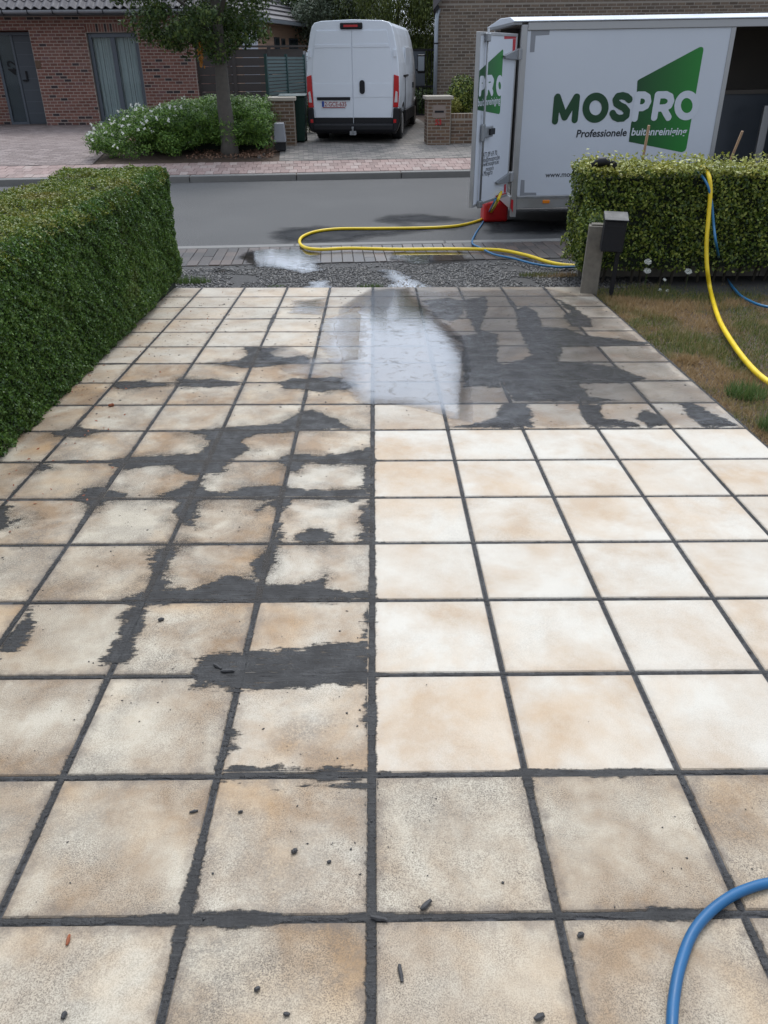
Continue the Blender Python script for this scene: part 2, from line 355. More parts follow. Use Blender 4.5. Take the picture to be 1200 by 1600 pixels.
M['paver_grey']=pavermat('paver_grey',[(0,(.15,.14,.125)),(.5,(.20,.185,.165)),(1,(.26,.23,.205))])
M['paver_wet']=pavermat('paver_wet',[(0,(.042,.037,.033)),(.5,(.07,.056,.048)),(1,(.105,.075,.060))],.42)
M['paver_pink']=pavermat('paver_pink',[(0,(.23,.165,.145)),(.5,(.30,.21,.185)),(1,(.34,.27,.24))])
M['kerb']=simple('kerb_concrete',(.175,.168,.155),.85,var=.25,scale=5,bumps=.5,bscale=150)
M['soil']=simple('soil',(.07,.045,.03),.95,var=.5,scale=9,bumps=.9,bscale=60)
M['bark_mulch']=simple('bark_mulch',(.16,.085,.05),.95,var=.5,scale=30,bumps=.9,bscale=60)
M['ground']=simple('ground',(.09,.075,.055),.95,var=.4,scale=2,bumps=.8,bscale=50)
M['gravel']=simple('gravel_bed',(.040,.037,.034),.8,var=.5,scale=40,bumps=.9,bscale=90)
def stonemat():
    m,t,b=newmat('gravel_stone'); c=ramp(t,isl(t),[(0,(.025,.024,.023)),(.6,(.065,.061,.057)),(.9,(.12,.112,.10)),(1,(.24,.22,.19))]); t.links.new(c,b.inputs['Base Color']); b.inputs['Roughness'].default_value=.5; return m
M['stone']=stonemat()
M['mortar_light']=simple('wall_mortar',(.36,.29,.245),.95,var=.15,scale=6)
M['mortar_grey']=simple('wall_mortar_grey',(.30,.265,.22),.95,var=.15,scale=6)
M['brick_red']=brickmat('brick_red',[(0,(.035,.028,.03)),(.07,(.06,.04,.04)),(.09,(.145,.062,.047)),(.5,(.185,.08,.06)),(.85,(.225,.105,.08)),(1,(.16,.08,.075))])
M['brick_brown']=brickmat('brick_brown',[(0,(.10,.075,.055)),(.4,(.15,.11,.08)),(.8,(.19,.14,.10)),(1,(.13,.095,.075))])
M['brick_buff']=brickmat('brick_buff',[(0,(.085,.055,.037)),(.4,(.13,.08,.05)),(.8,(.18,.115,.072)),(1,(.12,.065,.045))])
M['anthracite']=simple('anthracite_paint',(.055,.065,.078),.45,var=.1)
M['anth_light']=simple('anthracite_frame',(.085,.10,.12),.4,var=.1)
M['black']=simple('black_plastic',(.010,.010,.012),.5,var=.2,spec=.3)
M['black_matt']=simple('black_rubber',(.012,.012,.013),.8,var=.2)
M['white_van']=simple('white_paint',(.70,.74,.79),.22,var=.04,scale=1.5)
M['white_panel']=simple('white_panel',(.58,.61,.66),.38,var=.06,scale=1.3)
M['alu']=simple('aluminium',(.42,.42,.42),.42,metal=.75,var=.12,scale=6)
M['galv']=simple('galvanised',(.30,.31,.32),.45,metal=.7,var=.3,scale=20)
M['zinc']=simple('zinc',(.33,.36,.39),.45,metal=.55,var=.15,scale=4)
M['grey_patch']=simple('grey_reflective_tape',(.26,.27,.29),.5,var=.05)
M['red_patch']=simple('red_reflective_tape',(.42,.012,.02),.4,var=.1)
M['red_can']=simple('red_plastic',(.45,.01,.012),.35,var=.15,scale=5)
M['red_light']=simple('red_lens',(.45,.012,.015),.15,var=.15,scale=10)
M['clear_light']=simple('clear_lens',(.55,.53,.53),.15,var=.15,scale=10)
M['orange']=simple('orange_lens',(.75,.22,.02),.25,var=.1)
M['wood_handle']=simple('wood_handle',(.27,.155,.075),.6,var=.35,scale=15)
M['wood_fence']=simple('dark_plank',(.06,.05,.045),.8,var=.4,scale=7,bumps=.3,bscale=60)
M['cedar']=simple('pale_cladding',(.60,.41,.30),.8,var=.2,scale=6)
M['green_metal']=simple('green_metal',(.015,.05,.045),.5,var=.2)
M['green_slats']=simple('green_grey_slat',(.085,.125,.12),.55,var=.2)
M['green_bin']=simple('green_bin_plastic',(.005,.026,.018),.5,var=.2,spec=.3)
M['capstone']=simple('capstone',(.38,.34,.28),.85,var=.15,scale=10)
M['stone_sill']=simple('bluestone',(.13,.14,.15),.6,var=.2,scale=10)
M['concrete_post']=simple('weathered_concrete',(.17,.15,.12),.9,var=.55,scale=16,bumps=.8,bscale=60)
M['roof_tile']=simple('roof_tile',(.10,.092,.095),.75,var=.3,scale=5,bumps=.3,bscale=60)
M['yellow_hose']=simple('yellow_hose',(.74,.52,.012),.42,var=.22,scale=14)
M['blue_hose']=simple('blue_hose',(.018,.13,.27),.4,var=.15,scale=6)
M['blue_hose2']=simple('blue_hose_near',(.010,.09,.21),.42,var=.25,scale=18,spec=.4)
M['print_black']=simple('black_print',(.02,.024,.03),.5,var=.1)
M['print_grey']=simple('grey_print',(.10,.10,.11),.5,var=.1)
M['print_white']=simple('white_print',(.60,.63,.68),.45,var=.03)
M['print_darkgreen']=simple('dark_green_print',(.008,.055,.018),.45,var=.25,scale=3)
M['plate_white']=simple('plate_white',(.62,.62,.62),.4,var=.05)
M['plate_red']=simple('plate_red',(.28,.01,.02),.4,var=.05)
M['blue_band']=simple('blue_band',(.01,.05,.30),.4,var=.05)
M['interior']=simple('trailer_interior',(.17,.15,.13),.7,var=.3,scale=2)
M['trunk']=simple('tree_bark',(.085,.075,.062),.9,var=.55,scale=14,bumps=.9,bscale=40)
M['twig']=simple('twigs',(.035,.028,.018),.9,var=.4,scale=20)
M['core']=simple('hedge_core',(.012,.018,.008),.95,var=.4,scale=10)
M['mail_grey']=simple('mailbox_stone',(.24,.19,.16),.7,var=.1)
def greenprint():
    m,t,b=newmat('green_gradient_print'); co=objco(t); s=t.nodes.new('ShaderNodeSeparateXYZ'); t.links.new(co,s.inputs[0])
    v=math_(t,'MULTIPLY',math_(t,'SUBTRACT',s.outputs[0],0.),1.15)
    c=ramp(t,v,[(0.,(.008,.06,.018)),(.45,(.012,.13,.022)),(1.,(.018,.24,.03))]); t.links.new(c,b.inputs['Base Color']); b.inputs['Roughness'].default_value=.45; return m
M['print_green']=greenprint()
def glassmat():
    m,t,b=newmat('window_glass'); b.inputs['Base Color'].default_value=(.02,.025,.03,1); b.inputs['Roughness'].default_value=.03; b.inputs['IOR'].default_value=1.9
    tr=t.nodes.new('ShaderNodeBsdfTransparent'); tr.inputs[0].default_value=(.93,.96,.96,1); ms=t.nodes.new('ShaderNodeMixShader'); ms.inputs[0].default_value=.84
    o=t.nodes['Material Output']; t.links.new(b.outputs[0],ms.inputs[1]); t.links.new(tr.outputs[0],ms.inputs[2]); t.links.new(ms.outputs[0],o.inputs[0]); return m
M['glass']=glassmat()
M['curtain']=simple('curtain',(.74,.80,.80),.9,var=.08,scale=3)
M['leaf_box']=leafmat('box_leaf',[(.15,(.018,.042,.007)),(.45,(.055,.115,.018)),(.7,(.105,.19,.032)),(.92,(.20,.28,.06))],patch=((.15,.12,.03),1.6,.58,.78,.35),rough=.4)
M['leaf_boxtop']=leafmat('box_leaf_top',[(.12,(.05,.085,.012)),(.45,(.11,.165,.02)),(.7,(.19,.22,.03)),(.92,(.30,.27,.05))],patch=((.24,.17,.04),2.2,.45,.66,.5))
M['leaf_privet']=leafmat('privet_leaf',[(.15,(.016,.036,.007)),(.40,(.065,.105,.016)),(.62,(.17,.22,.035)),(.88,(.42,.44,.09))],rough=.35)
M['leaf_privet_top']=leafmat('privet_leaf_top',[(.12,(.10,.11,.02)),(.42,(.22,.24,.05)),(.68,(.38,.40,.10)),(.9,(.62,.58,.26))],patch=((.55,.45,.04),1.3,.5,.7,.5))  # lit hedge top put into the colour, paler and yellower than the sides
M['leaf_juniper']=leafmat('juniper_needle',[(.12,(.02,.05,.010)),(.4,(.07,.15,.022)),(.65,(.16,.28,.045)),(.92,(.26,.38,.08))])
M['leaf_tree']=leafmat('tree_leaf',[(.12,(.015,.035,.010)),(.45,(.045,.08,.018)),(.7,(.09,.14,.03)),(.95,(.22,.24,.05))])
M['leaf_far']=leafmat('far_leaf',[(.12,(.015,.035,.012)),(.45,(.045,.08,.02)),(.7,(.09,.135,.035)),(.95,(.17,.21,.06))])
M['leaf_willow']=leafmat('willow_leaf',[(.12,(.025,.04,.010)),(.45,(.08,.11,.025)),(.7,(.15,.185,.04)),(.95,(.26,.28,.08))])
M['leaf_grey']=leafmat('greygreen_leaf',[(.12,(.04,.055,.03)),(.5,(.10,.13,.08)),(.95,(.20,.23,.16))])
M['leaf_yellow']=leafmat('yellow_leaf',[(.12,(.12,.13,.02)),(.5,(.27,.27,.05)),(.95,(.42,.38,.10))])
M['leaf_orange']=leafmat('orange_leaf',[(.12,(.25,.09,.01)),(.9,(.50,.22,.03))])
M['petal']=leafmat('white_petal',[(.1,(.6,.6,.52)),(.9,(.85,.85,.8))],trans=.3)
M['grass']=leafmat('grass_blade',[(.10,(.05,.08,.015)),(.45,(.11,.14,.03)),(.68,(.21,.17,.06)),(.95,(.36,.27,.13))],rough=.7,patch=((.34,.225,.11),1.6,.47,.57,.9))
M['grass_green']=leafmat('grass_green',[(.12,(.04,.09,.018)),(.9,(.14,.19,.05))],rough=.6)
M['dead_leaf']=simple('dead_leaf',(.22,.06,.02),.7,var=.4,scale=60)
# ------------------------------------------------------------------ leaf builder
def leaves(name,P,N,size,mat,parent=None,kind='stuff',asp=.55,flat=.5,droop=None):
    n=len(P); P=np.asarray(P,float); N=np.asarray(N,float); size=np.broadcast_to(size,(n,)).astype(float)
    nn=N+RS.randn(n,3)*flat; nn/=np.linalg.norm(nn,axis=1)[:,None]+1e-9
    t=RS.randn(n,3) if droop is None else np.array(droop)+RS.randn(n,3)*.25
    t-=nn*(t*nn).sum(1)[:,None]; t/=np.linalg.norm(t,axis=1)[:,None]+1e-9; s=np.cross(nn,t)
    L_=size[:,None]; W=L_*asp*.5
    a=P-t*L_*.5; b=P+s*W-nn*W*.25; c=P+t*L_*.5-nn*L_*.12; d=P-s*W-nn*W*.25
    Vv=np.stack([a,b,c,d],1).reshape(-1,3); ix=np.arange(n*4).reshape(n,4)
    tri=np.concatenate([ix[:,[0,1,2]],ix[:,[0,2,3]]])
    o=link(name,np_mesh(name,Vv,tri,3,mat),parent)
    if kind: o['kind']=kind
    return o
def blades(name,P,h,mat,parent=None,wd=.004,lean=.5,kind='stuff'):
    n=len(P); P=np.asarray(P,float); h=np.broadcast_to(h,(n,)); a=RS.rand(n)*6.283; r=RS.rand(n)*lean
    d=np.stack([np.cos(a)*r,np.sin(a)*r,np.ones(n)],1); d/=np.linalg.norm(d,axis=1)[:,None]
    b=a+1.57+RS.randn(n)*.4; s=np.stack([np.cos(b),np.sin(b),np.zeros(n)],1)*wd*.5
    v=np.stack([P-s,P+s,P+d*h[:,None]],1).reshape(-1,3)
    o=link(name,np_mesh(name,v,np.arange(n*3).reshape(n,3),3,mat),parent)
    if kind: o['kind']=kind
    return o
def box_surface(n,x0,x1,y0,y1,z0,z1,faces):       # random points + normals on the given faces of a box
    A={'+x':(y1-y0)*(z1-z0),'-x':(y1-y0)*(z1-z0),'+y':(x1-x0)*(z1-z0),'-y':(x1-x0)*(z1-z0),'+z':(x1-x0)*(y1-y0)}
    tot=sum(A[f]*w for f,w in faces.items()); Ps=[];Ns=[]
    for f,w in faces.items():
        k=int(n*A[f]*w/tot); u=RS.rand(k,3)*[x1-x0,y1-y0,z1-z0]+[x0,y0,z0]; ax='xyz'.index(f[1]); nr=np.zeros((k,3)); nr[:,ax]=1 if f[0]=='+' else -1
        u[:,ax]={'+x':x1,'-x':x0,'+y':y1,'-y':y0,'+z':z1}[f]; Ps.append(u);Ns.append(nr)
    return np.concatenate(Ps),np.concatenate(Ns)
def wobble(P,N,amp,sc,depth):
    a=fbm(P[:,0]*sc+P[:,2]*sc*.7+3,P[:,1]*sc+P[:,2]*sc*1.1+9,4)
    return P+N*(a*2*amp)[:,None]-N*(RS.rand(len(P))**2*depth)[:,None]
# ------------------------------------------------------------------ brick builder
_left={}
def bricks(parent,mat,P0,u,nrm,length,z0,z1,openings=(),bl=.19,bh=.074,j=.012,depth=.012,cap=300,soldier=()):
    """running bond of single bricks on a vertical face starting at P0 along u; openings (u0,u1,z0,z1)"""
    P0=Vector(P0);u=Vector(u).normalized();nrm=Vector(nrm).normalized(); inv=parent.matrix_world
    items=[]; row=0; z=z0
    while z+bh*.6<z1:
        segs=[(0,length)]
        for o in openings:
            if z+bh*.5>o[2] and z+bh*.5<o[3]:
                ns_=[]
                for a,b in segs:
                    if o[1]<=a or o[0]>=b: ns_.append((a,b)); continue
                    if o[0]>a: ns_.append((a,o[0]))
                    if o[1]<b: ns_.append((o[1],b))
                segs=ns_
        off=-(row%2)*bl/2-(row%3)*.004
        for a,b in segs:
            k=math.floor((a-off)/bl); x=off+k*bl
            while x<b:
                xa,xb=max(x,a),min(x+bl,b)
                if xb-xa>.04: items.append((xa+j/2,xb-j/2,z+j/2,min(z+bh,z1)-j/2))
                x+=bl
        z+=bh; row+=1
    for (a,b,za,zb,w_) in soldier:
        x=a
        while x+w_*.6<b: items.append((x+j/2,min(x+w_,b)-j/2,za+j/2,zb-j/2)); x+=w_
    def score(i):
        c=P0+u*(i[0]+i[1])/2+Vector((0,0,(i[2]+i[3])/2)); p=proj(parent.matrix_basis@c); vis=0<=p[0]<=1200 and 0<=p[1]<=1600
        return (not vis, -(i[1]-i[0]) if not vis else random.random())
    items.sort(key=score)
    rem=_left.get(parent.name,cap); one=items[:rem]; rest=items[rem:]; _left[parent.name]=rem-len(one)
    cache={}
    def verts(w_,h,d):
        return [(-w_/2,0,-h/2),(w_/2,0,-h/2),(w_/2,0,h/2),(-w_/2,0,h/2),(-w_/2+.003,-d,-h/2+.003),(w_/2-.003,-d,-h/2+.003),(w_/2-.003,-d,h/2-.003),(-w_/2+.003,-d,h/2-.003)]
    fc=[(4,5,6,7),(0,1,5,4),(1,2,6,5),(2,3,7,6),(3,0,4,7)]
    ang=math.atan2(u.y,u.x)
    for a,b,za,zb in one:
        w_=round(b-a,2); h=round(zb-za,3); k=(w_,h)
        if k not in cache:
            me=bpy.data.meshes.new('brick'); me.from_pydata(verts(b-a,zb-za,depth),[],fc); me.update(); me.materials.append(mat); cache[k]=me
        c=P0+u*(a+b)/2+Vector((0,0,(za+zb)/2)); o=link('brick',cache[k],parent); o.location=c-nrm*random.uniform(0,.0025); o.rotation_euler=(0,0,ang)
    if rest:
        mb=MB(); RM=Matrix.Rotation(ang,3,'Z')
        for a,b,za,zb in rest:
            c=P0+u*(a+b)/2+Vector((0,0,(za+zb)/2))-nrm*random.uniform(0,.0025); vs=verts(b-a,zb-za,depth)
            mb.add([RM@Vector(q)+c for q in vs],fc)
        m=bpy.data.meshes.new('brickwork'); m.from_pydata(mb.v,[],mb.f); m.update(); m.materials.append(mat)
        o=link('brickwork',m,parent); o['kind']='stuff'
# ================================================================== GROUND AND STREET
NA=Vector((-2.486,9.640,0)); ND=Vector((4.784,.292,0)).normalized(); NN=Vector((-ND.y,ND.x,0))   # near kerb line
FA=Vector((-3.896,15.809,0)); FD=Vector((5.616,.486,0)).normalized(); FN=Vector((-FD.y,FD.x,0)) # far kerb line
def nf(u,v,z=0): p=NA+ND*u+NN*v; return (p.x,p.y,z)
def ff(u,v,z=0): p=FA+FD*u+FN*v; return (p.x,p.y,z)
def far_z(v): return .10+.085*min(max(v,0),3)+.029*min(max(v-3,0),5)
mb=MB(); mb.add([(-300,-60,-.12),(300,-60,-.12),(300,500,-.12),(-300,500,-.12)],[(0,1,2,3)]); tag(mb.obj('ground',M['ground']),kind='structure')
def quadstrip(name,pts,mat,kind='structure'):
    b=MB(); n=len(pts)//2
    b.add(pts,[(2*i,2*i+1,2*i+3,2*i+2) for i in range(n-1)]); o=b.obj(name,mat); tag(o,kind=kind); return o
road=quadstrip('road',[NA+ND*-60,FA+FD*-60,NA+ND*60,FA+FD*60],M['asphalt']); 
# far side terrain (rises a little to the houses)
vs=[0,1,2,3,5,8,12,30,90]; b=MB(); V_=[];
for v in vs: V_+= [ff(-70,v,far_z(v)-.012),ff(70,v,far_z(v)-.012)]
b.add(V_,[(2*i,2*i+1,2*i+3,2*i+2) for i in range(len(vs)-1)]); tag(b.obj('far_ground',M['soil']),kind='structure')
# damp patches on the asphalt
def film_from_px(name,polys,z,mat,res,namp,parent=None,sc=9,kind='structure',thick=.0015):
    P=[[tuple(G(x,y,z)[:2]) for x,y in p] for p in polys]; al=[q for p in P for q in p]
    x0=min(q[0] for q in al)-.1;x1=max(q[0] for q in al)+.1;y0=min(q[1] for q in al)-.1;y1=max(q[1] for q in al)+.1
    xs=np.arange(x0,x1,res);ys=np.arange(y0,y1,res);X,Y=np.meshgrid(xs,ys,indexing='ij'); f=np.full(X.shape,-9.)
    for p in P: f=np.maximum(f,poly_sdf(X,Y,p))
    f=f+fbm(X*sc,Y*sc*1.3,4,.6)*namp
    o=link(name,march(name,xs,ys,f,lambda x,y,v:np.full(x.shape,z)+thick,mat),parent); tag(o,kind=kind); return o
film_from_px('damp_asphalt',[[(415,364),(440,354),(500,352),(580,356),(640,352),(735,350),(735,358),(640,366),(590,372),(560,380),(470,382),(425,378)],[(580,346),(600,336),(650,333),(700,336),(740,345),(700,350),(600,351)],[(745,345),(800,340),(900,345),(900,368),(760,366)]],0.0,M['wet_asphalt'],.03,.35,sc=3)
# near kerb stones
def frame_mat(P,D_,z=0):
    a=math.atan2(D_.y,D_.x); return Matrix.Translation((P.x,P.y,z))@Matrix.Rotation(a,4,'Z')
def setting(name,mat4): return tag(thing(name,None,None,mat4=mat4),kind='structure')
nk=setting('near_kerb',frame_mat(NA,ND)); cb=MB(); cb.box(.006,1.794,-.16,0,-.1,.065); cme=cb.me('kerb_stone'); cme.materials.append(M['kerb'])
def bev(o,w_,s=1):
    m=o.modifiers.new('bevel','BEVEL'); m.width=w_; m.segments=s; m.limit_method='ANGLE'; return o
for i in range(-6,9):
    o=link('kerb_stone',cme,nk,loc=(i*1.8-.35,0,random.uniform(-.003,.003))); bev(o,.012)
fk=setting('far_kerb',frame_mat(FA,FD)); cb=MB(); cb.box(.006,1.994,0,.218,-.1,.112); cme=cb.me('kerb_stone'); cme.materials.append(M['kerb'])
for i in range(-9,9):
    o=link('kerb_stone',cme,fk,loc=(i*2+.3,0,random.uniform(-.003,.003))); bev(o,.01)
# near pavement: strip of rectangular pavers
pv=setting('near_pavement',frame_mat(NA,ND,.0))
b=MB(); b.add([(-30,-.165,.048),(30,-.165,.048),(30,-1.1,.060),(-30,-1.1,.060)],[(0,1,2,3)]); b.obj('paver_bed',M['mortar'],pv)
def paver_me(w_,d_,mat,c=.004):
    b=MB(); h=.05; x,y=w_/2,d_/2
    v=[(-x,-y,-h),(x,-y,-h),(x,y,-h),(-x,y,-h),(-x,-y,-c),(x,-y,-c),(x,y,-c),(-x,y,-c),(-x+c,-y+c,0),(x-c,-y+c,0),(x-c,y-c,0),(-x+c,y-c,0)]
    b.add(v,[(0,1,5,4),(1,2,6,5),(2,3,7,6),(3,0,4,7),(4,5,9,8),(5,6,10,9),(6,7,11,10),(7,4,8,11),(8,9,10,11)]); m=b.me('paver'); m.materials.append(mat); return m
pm=paver_me(.115,.225,M['paver_wet'])
rest=MB()
for r in range(4):
    for i in range(-60,90):
        u=i*.12; v=-.29-r*.23; z=.062+.012*r/4+random.uniform(-.0025,.0025)
        if 0<=i<72 and r<4 and 0.0<u<4.9: 
            o=link('paver',pm,pv,loc=(u+.02,v,z)); o.rotation_euler=(random.uniform(-.012,.012),random.uniform(-.015,.015),0)
        else:
            rest.box(u+.02-.056,u+.02+.056,v-.111,v+.111,z-.05,z)
o=rest.obj('paver_field',M['paver_wet'],pv); o['kind']='stuff'
# gravel verge between pavers and slabs
gx0,gx1=-3.6,6.0
def verge_y(x): return 8.62+.06*x
b=MB(); b.add([(gx0-4,6.5,.085),(gx1+6,6.5,.085),(gx1+6,9.1,.056),(gx0-4,8.8,.056)],[(0,1,2,3)]); tag(b.obj('gravel_verge',M['gravel']),kind='structure')
n=21000; X=RS.uniform(-2.4,2.6,n); Y=RS.uniform(7.43,8.75,n); dens=vn(X*2.2+5,Y*3.1)*.7+vn(X*7,Y*8)*.3
keep=(dens>.24)|(Y<7.6); keep&=(Y<8.5+.15*(vn(X*4,Y)-.4)+.06*X)|(RS.rand(n)<.06); X=X[keep];Y=Y[keep]; n=len(X)
s=RS.uniform(.005,.015,n)*(1+RS.rand(n)**6); oc=np.array([(1,0,0),(0,1,0),(-1,0,0),(0,-1,0),(0,0,.7),(0,0,-.7)],float)
of=np.array([(0,1,4),(1,2,4),(2,3,4),(3,0,4),(1,0,5),(2,1,5),(3,2,5),(0,3,5)])
Vv=(oc[None]*(.6+.7*RS.rand(n,6,1)))*s[:,None,None]; a=RS.rand(n)*6.3; ca,sa=np.cos(a),np.sin(a)
vx=Vv[...,0]*ca[:,None]-Vv[...,1]*sa[:,None]; vy=Vv[...,0]*sa[:,None]+Vv[...,1]*ca[:,None]
gz=.085-(Y-6.5)*.012
Vv=np.stack([vx+X[:,None],vy+Y[:,None],Vv[...,2]+gz[:,None]+.003],2).reshape(-1,3)
fi=(of[None]+np.arange(n)[:,None,None]*6).reshape(-1,3)
tag(link('gravel',np_mesh('gravel',Vv,fi,3,M['stone'])),'loose dark gravel and crushed stone at the end of the driveway','gravel',kind='stuff')
for nm,p,z,res in (('puddle',[(385,390),(440,388),(502,390),(500,412),(505,422),(470,428),(445,421),(400,418),(372,402)],.0765,.012),('puddle',[(590,418),(620,421),(640,432),(675,449),(700,458),(600,452),(612,440),(595,428)],.079,.012),
                   ('puddle',[(482,440),(515,437),(520,452),(470,455)],.086,.012),('puddle',[(325,420),(352,419),(360,424),(335,426)],.082,.012),('puddle',[(610,392),(720,392),(740,408),(650,414),(610,405)],.0765,.012)):
    o=film_from_px(nm,[p],z,M['water'],res,.13,sc=9,kind='structure')
# far pavement: pink pavers
fp=setting('far_pavement',frame_mat(FA,FD)); b=MB()
b.add([(-30,.21,.07),(30,.21,.07),(30,1.32,.165),(-30,1.32,.165)],[(0,1,2,3)]); b.obj('paver_bed',M['mortar'],fp)
pm=paver_me(.155,.26,M['paver_pink']); rest=MB()
for r in range(4):
    for i in range(-80,110):
        u=i*.16+(r%2)*.08; v=.22+.135+r*.27; z=.10+.085*v+random.uniform(-.003,.003)
        p=proj(tuple(fp.matrix_basis@Vector((u,v,z))))
        if 255<p[0]<760 and r<4: o=link('paver',pm,fp,loc=(u,v,z)); o.rotation_euler=(.085,0,0)
        else: rest.box(-.077,.077,-.13,.13,-.05,0,Matrix.Translation((u,v,z))@Matrix.Rotation(.085,4,'X'))
o=rest.obj('paver_field',M['paver_pink'],fp); o['kind']='stuff'
# paved drives on the far side (one joined field of pavers each)
def paver_field(name,x0,x1,v0,v1,mat,w_=.1,d_=.2,lift=.0,shape=None):
    o=setting(name,frame_mat(FA,FD)); rows=int((v1-v0)/w_); Vl=[];Fl=[]
    bd=MB(); q=[]
    for v in [v0]+[t for t in (3,8) if v0<t<v1]+[v1]: q+=[(x0,v,far_z(v)-.006+lift),(x1,v,far_z(v)-.006+lift)]
    bd.add(q,[(2*i,2*i+1,2*i+3,2*i+2) for i in range(len(q)//2-1)]); bd.obj('paver_bed',M['mortar'],o)
    for r in range(rows):
        v=v0+r*w_; u=x0-(r%2)*d_/2
        while u<x1:
            a,b_=max(u,x0),min(u+d_,x1)
            if b_-a>.03:
                g=.004; z=lift+random.uniform(0,.004); k=len(Vl)
                Vl+=[(a+g,v+g,far_z(v)+z),(b_-g,v+g,far_z(v)+z),(b_-g,v+w_-g,far_z(v+w_)+z),(a+g,v+w_-g,far_z(v+w_)+z)]; Fl.append((k,k+1,k+2,k+3))
            u+=d_
    m=bpy.data.meshes.new('paver_field'); m.from_pydata(Vl,[],Fl); m.update(); m.materials.append(mat); f=link('paver_field',m,o); f['kind']='stuff'; return o
paver_field('van_driveway',1.95,5.75,1.32,9.0,M['paver_grey'])
paver_field('pavement_apron',5.75,9.0,1.32,3.1,M['paver_grey'])
paver_field('house_driveway',-12,-1.75,1.32,9.6,pavermat('paver_brown',[(0,(.17,.13,.115)),(.5,(.21,.165,.15)),(1,(.26,.21,.19))]),w_=.1,d_=.2)
# ================================================================== TILED DRIVEWAY
drv=tag(thing('driveway',None,None,mat4=DM),kind='structure')
drv.matrix_world=DM
JW=.0092
b=MB(); b.add([(-2.05,-1.3,-.0045),(2.0,-1.3,-.0045),(2.0,6.4,-.0045),(-2.05,6.4,-.0045)],[(0,1,2,3)]); b.obj('mortar_bed',M['mortar'],drv)
b=MB(); b.box(-2.04,1.985,-1.3,6.395,-.12,-.012); b.obj('concrete_base',M['concrete_post'],drv)
tb=MB(); e=.2-JW; c=.0035; h=-.04
tv=[(-e,-e,h),(e,-e,h),(e,e,h),(-e,e,h),(-e,-e,-c),(e,-e,-c),(e,e,-c),(-e,e,-c),(-e+c,-e+c,0),(e-c,-e+c,0),(e-c,e-c,0),(-e+c,e-c,0)]
tb.add(tv,[(0,1,5,4),(1,2,6,5),(2,3,7,6),(3,0,4,7),(4,5,9,8),(5,6,10,9),(6,7,11,10),(7,4,8,11),(8,9,10,11)]); tme=tb.me('paving_slab'); tme.materials.append(M['tile'])
rt=random.Random(3)
for k in range(-5,5):
    for n in range(-3,16):
        o=link('paving_slab',tme,drv,loc=((k+.5)*TP,(n+.5)*TP,rt.uniform(-.0006,.0006)))
        o.rotation_euler=(rt.uniform(-.0012,.0012),rt.uniform(-.0012,.0012),rt.choice((0,1,2,3))*math.pi/2)
        j=rt.uniform
        if k>=0 and 1<=n<=6: col=(j(.93,1),j(.65,.95),.0,.0)
        elif k>=0 and n<=0: col=(j(.12,.25),j(.8,1.),j(.25,.45),0)
        elif k>=0 and n==7: col=(j(.6,.75),j(.7,1),.1,.12)
        elif k>=0: col=(j(.2,.35),j(.6,.9),j(.3,.6),j(.75,1.) if k<=3 else j(.3,.5))
        elif k==-1 and 1<=n<=6: col=(j(.4,.55),j(1.,1.2),j(.35,.6),0)
        elif n>=10: col=(j(.45,.65),j(.55,.8),j(.05,.25),.3 if k==-1 else .05)
        else: col=(j(.12,.3),j(.8,1.2),j(.35,.75),0)
        o.color=col
def ZP(poly,ox,oy,s): return [tuple(TL(x/s+ox,y/s+oy)[:2]) for x,y in poly]
A2=lambda p:ZP(p,0,440,2); A3=lambda p:ZP(p,0,800,2); B2=lambda p:ZP(p,600,440,2)
